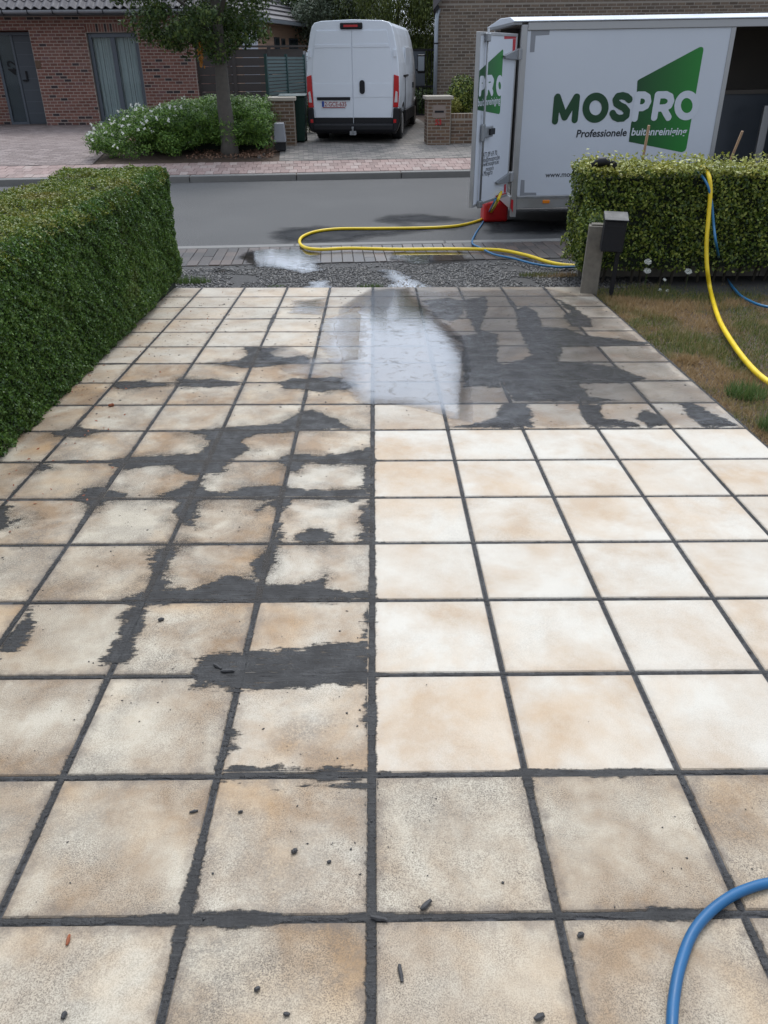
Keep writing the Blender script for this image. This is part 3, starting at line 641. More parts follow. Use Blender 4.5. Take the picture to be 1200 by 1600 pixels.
ST=[A2([(628,256),(690,250),(745,246),(775,225),(760,205),(800,203),(870,206),(850,222),(860,235),(900,236),(950,232),(972,240),(968,255),(900,258),(820,268),(770,270),(700,262)]),
 A2([(350,325),(380,312),(450,308),(500,318),(545,325),(470,330),(410,336),(370,332)]),
 A2([(545,325),(560,300),(600,306),(680,305),(755,315),(740,326),(650,332),(560,330)]),
 A2([(865,315),(910,300),(955,303),(1060,296),(1090,315),(1122,325),(1080,340),(1000,347),(940,340),(890,335)]),
 A2([(160,470),(215,460),(250,448),(265,460),(340,466),(280,476),(265,485),(205,485),(160,480)]),
 A2([(575,475),(640,460),(870,445),(930,410),(975,395),(1040,425),(1100,458),(1000,466),(900,470),(800,478),(760,500),(790,520),(750,545),(720,560),(700,600),(620,605),(560,600),(540,575),(440,585),(380,592),(340,575),(350,555),(440,545),(560,540),(620,535),(650,500),(620,478)]),
 A2([(870,560),(900,538),(1050,540),(1150,518),(1168,525),(1168,578),(1080,572),(960,570),(930,600),(900,596)]),
 A2([(1138,570),(1168,555),(1168,800),(1130,795),(1125,740),(1148,700),(1135,650),(1100,645),(1130,625)]),
 A2([(225,680),(260,650),(310,635),(340,650),(400,660),(400,685),(340,690),(300,715),(270,712),(250,695)]),
 A2([(490,670),(520,655),(560,645),(590,625),(640,615),(645,650),(700,655),(760,640),(860,630),(910,640),(960,650),(1060,650),(1140,648),(1165,660),(1165,680),(1100,690),(980,680),(920,680),(890,700),(880,740),(860,800),(855,770),(860,720),(840,700),(800,730),(790,715),(840,685),(780,678),(690,680),(630,690),(620,720),(610,770),(585,760),(570,745),(535,740),(550,700),(540,685),(500,688)]),
 A2([(0,700),(35,705),(30,745),(75,740),(40,768),(10,778),(-40,795),(-40,700)]),
 A2([(110,570),(160,568),(160,585),(125,595),(105,585)]),
 A3([(900,92),(920,72),(970,48),(1040,65),(1035,92),(960,110)]), A3([(1125,-20),(1168,-20),(1168,98),(1120,92),(1108,80),(1140,50)]),
 A3([(868,60),(888,70),(862,130),(845,190),(825,235),(800,230),(800,200),(790,165),(822,130),(838,95)]),
 A3([(830,225),(870,222),(930,222),(990,210),(1022,190),(1034,235),(1080,248),(1150,232),(1165,262),(1165,280),(800,280),(480,290),(390,272),(440,255),(460,210),(470,180),(462,150),(490,112),(520,105),(555,105),(585,85),(560,125),(545,160),(520,190),(530,235),(600,242),(640,225),(720,195),(800,205),(815,225)]),
 A3([(400,285),(462,290),(440,380),(408,480),(365,485),(310,480),(350,410),(378,350),(360,330)]),
 A3([(90,295),(118,325),(95,390),(60,430),(-5,465),(-5,400),(60,340)]),
 A3([(598,500),(612,460),(655,448),(700,440),(760,432),(860,425),(1000,415),(1110,402),(1148,360),(1168,480),(1168,540),(1130,540),(1050,538),(1000,552),(900,560),(800,568),(745,565),(720,555),(660,540),(600,545)]),
 A3([(1135,545),(1168,510),(1168,835),(1138,795),(1142,700),(1128,620)]),
 A3([(690,805),(740,782),(850,797),(960,802),(1080,797),(1165,802),(1165,838),(690,840)]),
 A3([(718,660),(737,690),(702,785),(690,830),(668,820),(680,780),(690,720)]),
 A3([(1140,280),(1165,280),(1165,380),(1140,350)]),
 ZP([(320,0),(620,8),(620,26),(440,24),(310,30)],600,800,2) and A3([(860,870),(900,850),(1165,845),(1165,860)]),
 B2([(235,60),(320,45),(325,90),(310,120),(300,150),(330,160),(355,165),(360,240),(350,290),(355,330),(250,330),(240,240),(240,190),(200,170),(290,165),(260,110)]),
 B2([(410,90),(440,75),(470,90),(490,120),(500,140),(570,145),(620,165),(700,175),(830,190),(820,200),(700,203),(560,205),(545,250),(640,255),(720,265),(800,295),(830,305),(740,320),(620,320),(640,360),(740,372),(620,376),(500,375),(400,375),(390,350),(360,300),(370,260),(460,230),(440,190),(420,150)]),
 B2([(530,50),(560,60),(610,90),(650,120),(650,145),(580,140),(560,110),(580,95)]),
 B2([(205,455),(300,440),(340,430),(355,400),(375,378),(450,380),(470,420),(465,456),(430,460)]),
 B2([(120,60),(200,50),(250,60),(250,100),(210,130),(160,110)]), B2([(300,255),(370,250),(380,330),(320,335)]), B2([(600,385),(690,380),(680,400),(690,425),(790,440),(800,455),(640,458),(620,430)]), B2([(800,400),(830,400),(880,430),(895,455),(830,455),(790,430)]), B2([(915,378),(970,376),(1030,410),(1110,452),(1000,455),(960,430),(930,400)])]
def slurry(x0,x1,y0,y1,res,jw,full=True,name='joint_slurry'):
    xs=np.arange(x0,x1+res,res);ys=np.arange(y0,y1+res,res);X,Y=np.meshgrid(xs,ys,indexing='ij'); f=np.full(X.shape,-9.)
    n1=fbm(X*14,Y*18,5,.62); n2=fbm(X*9+50,Y*70+7,4,.6); n3=fbm(X*60+9,Y*60,3,.6)
    for p in ST:
        a=np.array(p)
        if a[:,0].max()<x0-.1 or a[:,0].min()>x1+.1 or a[:,1].max()<y0-.1 or a[:,1].min()>y1+.1: continue
        bx=(X>a[:,0].min()-.12)&(X<a[:,0].max()+.12)&(Y>a[:,1].min()-.12)&(Y<a[:,1].max()+.12)
        s_=poly_sdf(X[bx],Y[bx],p); f[bx]=np.maximum(f[bx],s_)
    f=f+n1*.070+n2*.035*(.3+1.4*(vn(X*3,Y*3)))+n3*.012
    dx=np.abs(X-np.round(X/TP)*TP); dy=np.abs(Y-np.round(Y/TP)*TP)
    cleanR=(X>.02)&(Y>TP*1.04)&(Y<TP*7); c0=np.abs(X)<.05
    jr=np.where(cleanR,.0068,.0092)+np.where(c0,.0045,0)
    nj=fbm(X*22+3,Y*22,4,.6)*np.where(cleanR,.008,.020)+n3*.006; big=np.clip(fbm(X*3.3+8,Y*3.3,2)-.1,0,1)*np.where(cleanR,.0,.05)
    f=np.maximum(f,(jr*jw-np.minimum(dx,dy*1.02)+nj*.7+big)*2.4)+OFS
    # missing bits of mortar in joints
    f=np.minimum(f,.5)
    def zf(x,y,v):
        ddx=np.abs(x-np.round(x/TP)*TP); ddy=np.abs(y-np.round(y/TP)*TP); d=np.minimum(ddx,ddy)
        return np.where(d<.012,-.0012,.0007)+np.clip(v-OFS,0,.02)*.035+ (vn(x*30,y*30)-.5)*.0006
    o=link(name,march(name,xs,ys,f,zf,M['slurry']),drv); o['kind']='stuff'; return o
def residuemat():
    m,t,b=newmat('slurry_residue'); co=objco(t); b.inputs['Base Color'].default_value=(.055,.045,.035,1); b.inputs['Roughness'].default_value=.8
    d=t_attr(t,'depth'); sp=noise(t,170,3,.7,co); cl=noise(t,9,5,.7,co)
    f=math_(t,'MULTIPLY',ramp(t,sp,[(.40,0.),(.58,1.)]),ramp(t,math_(t,'ADD',d,math_(t,'MULTIPLY',math_(t,'SUBTRACT',cl,.5),.28)),[(.02,0.),(.16,.85)]))
    tr=t.nodes.new('ShaderNodeBsdfTransparent'); ms=t.nodes.new('ShaderNodeMixShader'); o=t.nodes['Material Output']
    t.links.new(f,ms.inputs[0]); t.links.new(tr.outputs[0],ms.inputs[1]); t.links.new(b.outputs[0],ms.inputs[2]); t.links.new(ms.outputs[0],o.inputs[0]); return m
def residue(x0,x1,y0,y1,res=.014):
    xs=np.arange(x0,x1+res,res);ys=np.arange(y0,y1+res,res);X,Y=np.meshgrid(xs,ys,indexing='ij'); f=np.full(X.shape,-9.)
    for p in ST:
        a=np.array(p)
        if a[:,0].max()<x0-.1 or a[:,0].min()>x1+.1: continue
        f=np.maximum(f,poly_sdf(X,Y,p))
    f=f+fbm(X*5,Y*7,4,.6)*.16+.08
    o=link('slurry_residue',march('slurry_residue',xs,ys,f,lambda x,y,v:np.full(x.shape,.0009),residuemat()),drv); o['kind']='stuff'
residue(-2.0,.0,1.2,6.0)
slurry(-1.25,1.6,-.55,1.44,.0038,1.0)
slurry(-2.0,2.0,1.44,6.39,.0075,.95)
# film of water on the far part: puddle films cut to the sky's reflection, and a thin damp film
def wet(name,poly,mat,z,amp,x0=-1.2,x1=2.0,sc=7):
    P=ZP(poly,0,0,1); xs=np.arange(x0,x1,.011); ys=np.arange(2.6,6.385,.011); X,Y=np.meshgrid(xs,ys,indexing='ij')
    f=poly_sdf(X,Y,P)+fbm(X*sc,Y*sc*1.2,5,.62)*amp+fbm(X*6,Y*30+4,3)*amp*.35
    o=link(name,march(name,xs,ys,f,lambda x,y,v:np.full(x.shape,z),mat),drv); o['kind']='stuff'
wet('puddle_film',[(575,452),(640,450),(657,470),(690,500),(722,525),(734,560),(735,600),(737,662),(690,650),(640,636),(560,630),(530,605),(535,560),(520,520),(530,480)],M['water'],.0040,.05)
wet('puddle_film',[(505,500),(560,480),(575,520),(570,560),(520,570),(500,540)],M['water'],.0040,.16)
wet('puddle_film',[(455,470),(510,466),(515,480),(500,492),(450,490)],M['water'],.0040,.12)
wet('damp_film',[(640,455),(720,455),(860,452),(930,470),(985,520),(1050,575),(1155,667),(1000,666),(850,666),(700,669),(720,640),(690,560),(660,500)],M['damp'],.0030,.14)
wet('damp_film',[(400,545),(450,540),(480,560),(520,560),(560,560),(575,590),(520,600),(440,580)],M['damp'],.0030,.16)
# crumbs of mortar
n0=170; CX=RS.uniform(-.05,.75,n0); CY=RS.uniform(3.4,5.6,n0)
ico=oc*np.array([1,1,.6])
n=6500; X=RS.uniform(-1.95,1.95,n); Y=np.abs(RS.uniform(-.6,6.3,n)); keep=~((X>.02)&(Y>TP)&(Y<TP*7)&(RS.rand(n)<.985)); keep&=(vn(X*2.5,Y*2.5)+.35*RS.rand(n))>.55; X,Y=X[keep],Y[keep]; X=np.concatenate([X,CX]);Y=np.concatenate([Y,CY]); n=len(X)
s=(.0010+.0030*RS.rand(n)**5)*(1+.8*(Y>3)); s[-n0:]=.002+.007*RS.rand(n0)**3; Vv=(ico[None]*(.5+.9*RS.rand(n,6,1)))*s[:,None,None]*[1.5,1,.8]; a=RS.rand(n)*6.3; ca,sa=np.cos(a),np.sin(a)
Vv=np.stack([Vv[...,0]*ca[:,None]-Vv[...,1]*sa[:,None]+X[:,None],Vv[...,0]*sa[:,None]+Vv[...,1]*ca[:,None]+Y[:,None],Vv[...,2]+.002],2).reshape(-1,3)
tag(link('mortar_crumbs',np_mesh('mortar_crumbs',Vv,(of[None]+np.arange(n)[:,None,None]*6).reshape(-1,3),3,M['crumb'])),'fine dark mortar crumbs scattered over the slabs','debris',kind='stuff').matrix_world=DM
def crumb(px,py,L_,W,ang,lab,mat='crumb',nm='mortar_crumb',cat='mortar crumb'):
    p=DM@TL(px,py); b=MB(); n=6
    pts=[]; rad=[]
    for i in range(n):
        t=i/(n-1)-.5; pts.append((t*L_,math.sin(t*3)*L_*.12,W*.32+random.uniform(0,.2)*W)); rad.append(W*.5*(1-(2*t)**2*.45)*random.uniform(.75,1.15))
    b.tube(pts,rad,6); v=[(x+random.uniform(-.1,.1)*W,y,max(0,z)) for x,y,z in b.v]; b.v=v
    o=b.obj(nm,M[mat]); o.location=p; o.rotation_euler=(0,0,ang); tag(o,lab,cat,'loose mortar crumbs on the slabs' if cat=='mortar crumb' else None)
crumb(340,1043,.035,.011,2.2,'bent dark mortar crumb on the wide smear left of the centre joint')
crumb(356,1050,.040,.010,-.25,'straight dark mortar crumb lying at the right end of a smear')
crumb(303,1269,.020,.008,0,'small flat black crumb near the right edge of a beige slab')
crumb(376,1270,.010,.009,0,'round dark crumb on the brown slab left of the centre joint')
crumb(460,1332,.014,.013,.3,'roundish dark mortar crumb in the middle of a brownish slab')
crumb(514,1348,.010,.009,.3,'tiny dark crumb right of the round one on the brownish slab')
crumb(666,1416,.030,.014,.5,'stubby grey mortar crumb just above a horizontal joint')
crumb(592,1437,.034,.012,-.5,'dark curled mortar crumb lying on the joint crossing')
crumb(626,1522,.034,.011,1.45,'upright curved dark crumb on the slab right of the centre joint')
crumb(842,1592,.020,.016,.2,'chunky dark crumb at the bottom of the picture')
crumb(402,1547,.011,.010,.2,'round dark crumb on the pale slab at the bottom')
crumb(448,1586,.012,.010,-.4,'small dark crumb close to the bottom edge left of the centre joint')
crumb(101,1588,.013,.011,1.1,'dark crumb at the lower left corner slab')
crumb(107,1470,.022,.008,1.4,'small rusty brown dry leaf scrap on a slab at lower left','dead_leaf','dry_leaf','leaf')
crumb(907,1463,.014,.012,.2,'dark crumb on the slab beside the near blue hose')
crumb(252,970,.018,.014,.2,'round dark crumb on the slab left of the smeared joint')
crumb(174,635,.03,.02,.2,'reddish dry leaf scrap near the hedge','dead_leaf','dry_leaf','leaf')
# ================================================================== LAWN, SOIL
def dplane(x,y,h=0): p=DM@Vector((x,y,h)); return p
def grid_sheet(name,x0,x1,y0,y1,h,mat,amp=.01,nx=40,ny=60,kind='structure'):
    V_=[];
    for j in range(ny+1):
        for i in range(nx+1):
            x=x0+(x1-x0)*i/nx;y=y0+(y1-y0)*j/ny; a=float(fbm(np.array([x*2.]),np.array([y*2.]),3)[0])*amp*2
            if i==0 and name=='lawn': a=-.01
            V_.append(tuple(dplane(x,y,h+a)))
    b=MB(); b.add(V_,[(j*(nx+1)+i,j*(nx+1)+i+1,(j+1)*(nx+1)+i+1,(j+1)*(nx+1)+i) for j in range(ny) for i in range(nx)]); o=b.obj(name,mat,smooth=True)
    if kind: tag(o,kind=kind)
    return o
grid_sheet('lawn',1.99,9,-3,6.55,-.035,M['soil'],.02)
grid_sheet('hedge_bed',-4.5,-2.03,-3,6.6,-.03,M['soil'],.02)
n=120000; X=2.0+RS.rand(n)**1.3*4.2; Y=RS.uniform(2.2,6.5,n); edge=.03+.06*vn(Y*9,Y*3+2); k=(X-2.0>edge*RS.rand(n)*1.3)
X,Y=X[k],Y[k]; P=np.array([X,Y,np.full(len(X),-.03)]).T; Mn=np.array(DM)[:3,:3]; T_=np.array(DM)[:3,3]; P=P@Mn.T+T_
hh=RS.uniform(.012,.034,len(P))*(1+.9*(vn(X*3,Y*3)>.62)+RS.rand(len(P))**5)
tag(blades('grass',P,hh,M['grass'],wd=.006,lean=1.5),'short dry lawn grass, brown with green patches, right of the driveway','grass')
def tuft(name,px,py,n,r,h,mat,lab,cat='grass tuft'):
    p=G(px,py,.085); a=RS.rand(n)*6.28; q=r*np.sqrt(RS.rand(n)); P=np.array([p.x+np.cos(a)*q*1.8,p.y+np.sin(a)*q*.5,np.full(n,.08)]).T
    o=blades(name,P,RS.uniform(.4,1,n)*h,mat,wd=.005,lean=.9,kind=None); tag(o,lab,cat); return o
tuft('grass_tuft',578,448,180,.07,.05,M['grass_green'],'small green grass tuft at the far end of the centre joint')
tuft('grass_tuft',292,441,500,.13,.09,M['grass_green'],'green weeds growing at the foot of the left hedge end')
tuft('grass_tuft',858,430,700,.17,.05,M['grass'],'low green and brown weeds on the gravel beside the concrete post')
tuft('grass_tuft',432,447,60,.05,.03,M['grass_green'],'sparse little weeds at the far edge of the slabs, left of the puddle')
def tuft2(lx,ly,n,r,h,mat,lab):
    p=dplane(lx,ly,-.02); a=RS.rand(n)*6.28; q=r*np.sqrt(RS.rand(n)); P=np.array([p.x+np.cos(a)*q,p.y+np.sin(a)*q,np.full(n,p.z)]).T
    tag(blades('grass_tuft',P,RS.uniform(.5,1,n)*h,mat,wd=.006,lean=1.3,kind=None),lab,'grass tuft')
q=TL(1060,560); tuft2(q.x+.07,q.y,260,.07,.06,M['grass'],'pale dry grass tuft hanging over the driveway edge')
q=TL(1135,612); tuft2(q.x+.12,q.y,420,.12,.10,M['grass_green'],'taller fresh green grass tuft on the lawn near the driveway edge')
q=TL(1190,665); tuft2(q.x+.06,q.y,260,.07,.09,M['grass_green'],'yellow green grass tuft where the lawn meets the slab edge at right')
# ================================================================== LEFT HEDGE
hl=thing('hedge','tall clipped small-leaved green hedge along the left side of the driveway','hedge',(-1.9,7.45,.12))
def loc(P,o): return P-np.array(o.location)
x0,x1,y0,y1,z0,z1=-2.72,-1.87,1.2,7.5,.13,1.16
b=MB(); b.box(x0+.07,x1-.07,y0,y1-.07,z0-.1,z1-.07,Matrix.Translation(-hl.location)); b.obj('core',M['core'],hl)
P,N=box_surface(230000,x0,x1,y0,y1,z0,z1,{'+x':1.0,'+y':.8})
def rnd_edge(P,N,x1,y1,z1,r=.10):
    # pull points near the upper and outer edges inwards for rounded shoulders
    for ax,lim in ((0,x1),(1,y1),(2,z1)):
        d=np.clip(P[:,ax]-(lim-r),0,r)/r; oth=[a for a in (0,1,2) if a!=ax and True]
        w_=np.abs(N[:,ax])<.5
        P=P-N*((1-np.sqrt(np.clip(1-d**2,0,1)))*r*w_*.8)[:,None]
    return P
P=rnd_edge(P,N,x1,y1,z1); P=wobble(P,N,.03,3.2,.02); P=wobble(P,N,.035,20,.03)
low=P[:,2]<z0+.12; P[low,0]-=.10*(1-(P[low,2]-z0)/.12)
leaves('foliage',loc(P,hl),N,RS.uniform(.012,.022,len(P)),M['leaf_box'],hl,asp=.6,flat=.75)
P,N=box_surface(90000,x0,x1,y0,y1,z0,z1,{'+z':1}); P=rnd_edge(P,N,x1,y1,z1); P=wobble(P,N,.045,3,.02); P=wobble(P,N,.035,14,.03)
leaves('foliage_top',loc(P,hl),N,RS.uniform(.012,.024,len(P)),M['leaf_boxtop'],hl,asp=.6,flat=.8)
# ================================================================== RIGHT HEDGE
xl=V(905,300,7.5).x+.07
hr=thing('hedge','broad-leaved yellow green privet hedge behind the lawn, its end by the concrete post','hedge',(xl,7.5,.12))
x0,x1,y0,y1,z0,z1=xl,xl+3.6,7.5,8.2,.22,1.10
b=MB(); b.box(x0+.08,x1,y0+.08,y1-.05,z0+.02,z1-.08,Matrix.Translation(-hr.location)); b.obj('core',M['core'],hr)
P,N=box_surface(27000,x0,x1,y0,y1,z0,z1,{'-y':1.0,'-x':1.0}); k=~((P[:,2]<.34)&(RS.rand(len(P))<.55)&(P[:,0]>xl+.2)); P,N=P[k],N[k]
P=wobble(P,N,.09,7,.12); P[:,2]-=(P[:,0]-xl)*.008
leaves('foliage',loc(P,hr),N,RS.uniform(.021,.043,len(P)),M['leaf_privet'],hr,asp=.62,flat=.75)
P,N=box_surface(14000,x0-.02,x1,y0-.03,y1,z0,z1,{'+z':1}); P=wobble(P,N,.05,5,.05); P[:,2]+=RS.rand(len(P))**10*.10; P[:,2]-=(P[:,0]-xl)*.008
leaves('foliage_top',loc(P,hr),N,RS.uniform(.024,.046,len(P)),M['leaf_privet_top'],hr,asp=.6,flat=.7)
P=np.array([V(930,350,7.3)])+RS.randn(260,3)*[.07,.05,.055]; leaves('foliage_post',loc(P,hr),np.tile([0,-.7,.5],(260,1)),RS.uniform(.026,.05,260),M['leaf_privet'],hr,flat=.8)
# sprigs, the lit yellow painted into their leaf colour
b=MB(); Ps=[]
for i in range(55):
    x=random.uniform(x0,x1); y=random.uniform(y0,y0+.5); h=random.uniform(.04,.16); t=Vector((x,y,z1-.04)); d=Vector((random.uniform(-.3,.3),random.uniform(-.2,.2),1))
    b.tube([t-hr.location,t+d*h-hr.location],.0018,4)
    for k in range(8): Ps.append(t+d*h*(.3+.7*k/7)+Vector((random.uniform(-.012,.012),random.uniform(-.012,.012),0)))
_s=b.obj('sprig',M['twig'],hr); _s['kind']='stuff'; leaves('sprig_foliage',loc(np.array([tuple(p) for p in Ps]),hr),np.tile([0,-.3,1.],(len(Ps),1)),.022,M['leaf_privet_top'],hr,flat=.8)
b=MB()
for i in range(26):
    x=x0+.12+i*.135+random.uniform(-.03,.03); b.tube([(x-hr.location.x,.06+random.uniform(0,.15),-.08),(x-hr.location.x+random.uniform(-.05,.05),.12,.35)],[.014,.009],6)
o=b.obj('stems',M['twig'],hr); o['kind']='stuff'
n=260; X=RS.uniform(-1.95,-1.2,n)-.0*RS.rand(n); X=-1.93+RS.rand(n)**2.5*.7; Y=RS.uniform(1.5,6.3,n); Mn=np.array(DM); P=np.array([X,Y,np.full(n,.004)]).T@Mn[:3,:3].T+Mn[:3,3]
tag(leaves('hedge_litter',P,np.tile([0,0,1.],(n,1)),RS.uniform(.008,.022,n),M['dead_leaf'],None,asp=.5,flat=.25),'small brown and green leaf litter on the slabs along the left hedge','leaf litter')
cp=thing('concrete_edging','low grey concrete panel at the foot of the right hedge','concrete panel',(xl,7.9,.05)); b=MB()
b.box(.1,1.9,0,.05,0,.26); b.obj('panel',M['concrete_post'],cp); b=MB(); b.box(1.91,3.7,0,.05,0,.26); b.obj('panel',M['concrete_post'],cp)
# concrete post
pb=G(920,458,.10); b=MB(); b.box(-.075,.075,-.07,.06,-.1,.60); b.box(-.055,.055,-.05,.045,.60,.615); po=b.obj('concrete_post',M['concrete_post'],bevel=.008); po.location=(pb.x,pb.y+.02,.09); po.rotation_euler=(0,R(1.0),R(-12))
tag(po,'short weathered concrete post at the hedge end by the driveway corner','post')
# mailbox
mbp=G(957,468,.09); mt=thing('mailbox','black metal mailbox on a thin leaning pole in front of the right hedge','mailbox',(mbp.x,mbp.y,.08),R(-8)); mt.rotation_euler=(R(-1),R(2.0),R(-8)); mt.scale=(.9,.9,.94); mt.location.y+=.08
b=MB(); b.box(-.02,.02,-.02,.02,-.1,.74); b.obj('pole',M['black'],mt,bevel=.004)
b=MB(); b.prism([(-.185,.45),(.02,.45),(.02,.72),(-.185,.72)],lambda u,v,w_:(u,w_,v),-.15,-.02); b.obj('box',M['black'],mt,bevel=.008)
b=MB(); v=[(-.195,-.17,.722),(.03,-.17,.722),(.03,-.0,.722),(-.195,-.0,.722),(-.195,-.17,.732),(.03,-.17,.732),(.03,-.0,.785),(-.195,-.0,.785)]
b.add(v,[(0,3,2,1),(4,5,6,7),(0,1,5,4),(1,2,6,5),(2,3,7,6),(3,0,4,7)]); b.obj('lid',M['black'],mt,bevel=.004)
b=MB(); b.box(-.155,-.01,-.154,-.149,.67,.682); b.obj('slot',M['black_matt'],mt)
# white flowers at the hedge foot
for px,py,lab in ((1012,409,'upper of two white umbel flowers by the hedge near the mailbox'),(1011,423,'lower of two white umbel flowers by the hedge near the mailbox'),(1075,424,'white umbel flower at the hedge, nearest the yellow hose'),(1038,437,'small white flower on a thin stem low before the hedge'),(1031,453,'tiny white flower lowest at the hedge foot, left one'),(1042,454,'tiny white flower lowest at the hedge foot, right one')):
    big=py<430; p=V(px,py,7.42 if big else 7.3); ft=thing('wild_flower',lab,'flower',(p.x,p.y,.1),0,'white flowers at the foot of the right hedge')
    h=p.z-.1; b=MB(); b.tube([(0,0,-.02),(.01,0,h*.5),(0,0,h)],.002,5); b.obj('stem',M['grass_green'],ft)
    r=.034 if big else .017; nn=260 if big else 60; a=RS.rand(nn)*6.28; q=np.sqrt(RS.rand(nn))*r; P=np.array([np.cos(a)*q,np.sin(a)*q*.6-.01,h+np.sin(a)*q*.6+RS.rand(nn)*.006]).T
    leaves('flower_head',P,np.tile([0,-.7,.7],(nn,1)),.007,M['petal'],ft,kind=None,asp=.9)
# ================================================================== HOSES
def smooth(pts,k=8):
    P=[Vector(p) for p in pts]; P=[P[0]*2-P[1]]+P+[P[-1]*2-P[-2]]; o=[]
    for i in range(1,len(P)-2):
        for j in range(k):
            t=j/k; a,b_,c_,d=P[i-1],P[i],P[i+1],P[i+2]
            o.append(.5*((2*b_)+(-a+c_)*t+(2*a-5*b_+4*c_-d)*t*t+(-a+3*b_-3*c_+d)*t**3))
    o.append(P[-2]); return o
def gp(px,py,z): return tuple(G(px,py,z))
def sz(y): return .02 if y>9.7 else (.085 if y>9.3 else .09)
def lie(px,py,r): 
    p=G(px,py,.08)
    if p.y>9.62+.06*p.x: z=.0
    elif p.y>9.45: z=.066
    else: z=.08 if p.y>8.5 else .09
    return tuple(G(px,py,z+r))
def lawnp(px,py,r): 
    L_=TL(px,py,-.01+r); return tuple(DM@L_)
yp=[tuple(V(783,300,10.35)),tuple(V(776,316,10.25)),lie(764,335,.05),lie(747,345,.02),lie(712,353,.02),lie(660,356,.02),lie(586,357,.02),lie(530,357.5,.02),lie(495,361.5,.02),lie(474,369,.025),lie(468,378,.03),lie(476,386.5,.02),lie(500,389.7,.02),lie(547,388,.02),lie(617,389.5,.02),lie(703,389,.02),lie(760,389.7,.02),lie(790,392,.02),lie(825,399.6,.02),lie(859,410,.02),lie(894,415,.02)]
e=Vector(yp[-1]); yp+=[(e.x+.35,e.y+.05,.10),(2.55,8.75,.15),(2.85,8.45,.5),(2.98,8.1,.92)]
yp+=[tuple(V(1094,263,7.75)),tuple(V(1102,266,7.58)),tuple(V(1108,277,7.45)),tuple(V(1110,300,7.40)),tuple(V(1107,340,7.35)),tuple(V(1104,380,7.28)),tuple(V(1105,420,7.2)),lawnp(1111,458,.02),lawnp(1124,500,.02),lawnp(1148,541,.02),lawnp(1175,575,.02),lawnp(1202,598,.02),lawnp(1245,625,.02),lawnp(1320,650,.02)]
b=MB(); b.tube(smooth(yp),.0185,12); tag(b.obj('garden_hose',M['yellow_hose'],smooth=True),'thick yellow hose looping over street and pavement, then over the right hedge','hose')
bp=[tuple(V(778,303,10.4)),tuple(V(770,320,10.2)),lie(762,335,.03),lie(753,350,.012),lie(742,367,.012),lie(738,380,.012),lie(751,387.5,.012),lie(772,397.5,.012),lie(803,404,.012),lie(833,412,.012),lie(868,417,.012),lie(894,417,.012)]
e=Vector(bp[-1]); bp+=[(e.x+.35,e.y+.02,.10),(2.45,8.7,.15),(2.6,8.5,.6),(2.65,8.2,.95)]
bp+=[tuple(V(1040,262,7.9)),tuple(V(1067,260,7.8)),tuple(V(1088,267,7.6)),tuple(V(1105,288,7.42)),tuple(V(1112,317,7.38)),tuple(V(1115,350,7.33)),tuple(V(1120,387,7.26)),lawnp(1129,423,.03),lawnp(1150,455,.015),lawnp(1173,471,.015),lawnp(1202,480,.015),lawnp(1260,487,.015)]
b=MB(); b.tube(smooth(bp),.0115,10); tag(b.obj('garden_hose',M['blue_hose'],smooth=True),'thin blue hose running beside the yellow one across the pavement and over the right hedge','hose')
fb=[(1049,1640),(1050,1600),(1053,1560),(1062,1512),(1080,1462),(1106,1428),(1138,1403),(1170,1388),(1204,1379),(1260,1372)]
b=MB(); b.tube(smooth([tuple(DM@TL(x,y,.011)) for x,y in fb]),.0112,16); tag(b.obj('garden_hose',M['blue_hose2'],smooth=True),'bright blue hose curving over the slabs at the lower right corner','hose')
# ================================================================== plane helper for facades
def onplane(MW,px,py,off=0):
    """local (x,z) where the photograph's pixel meets the plane y=off of a thing"""
    Mi=MW.inverted(); o=Mi@Vector((0,0,HC)); d=Mi.to_3x3()@ray(px,py); t=(off-o.y)/d.y; p=o+d*t; return p.x,p.z
def prism_xz(b,poly,ya,yb): return b.prism(poly,lambda u,v,w_:(u,w_,v),ya,yb)
def shape_mesh(name,sd,x0,x1,z0,z1,res,y,mat,parent,t=.0012):
    xs=np.arange(x0,x1,res);zs=np.arange(z0,z1,res);X,Z=np.meshgrid(xs,zs,indexing='ij'); f=sd(X,Z)
    m=march(name,xs,zs,f,lambda a,b_,v:np.zeros(a.shape),mat,False)
    m.transform(Matrix(((1,0,0,0),(0,0,-1,y),(0,1,0,0),(0,0,0,1))))
    return link(name,m,parent)
def strokes(MW,off,conv,paths,width):
    P=[[onplane(MW,*conv(*q),off) for q in p] for p in paths]; al=[q for p in P for q in p]
    def sd(X,Z):
        f=np.full(X.shape,-9.)
        for p in P: f=np.maximum(f,width/2-seg_sdf(X,Z,p))
        return f
    return sd,(min(q[0] for q in al)-width,max(q[0] for q in al)+width,min(q[1] for q in al)-width,max(q[1] for q in al)+width)
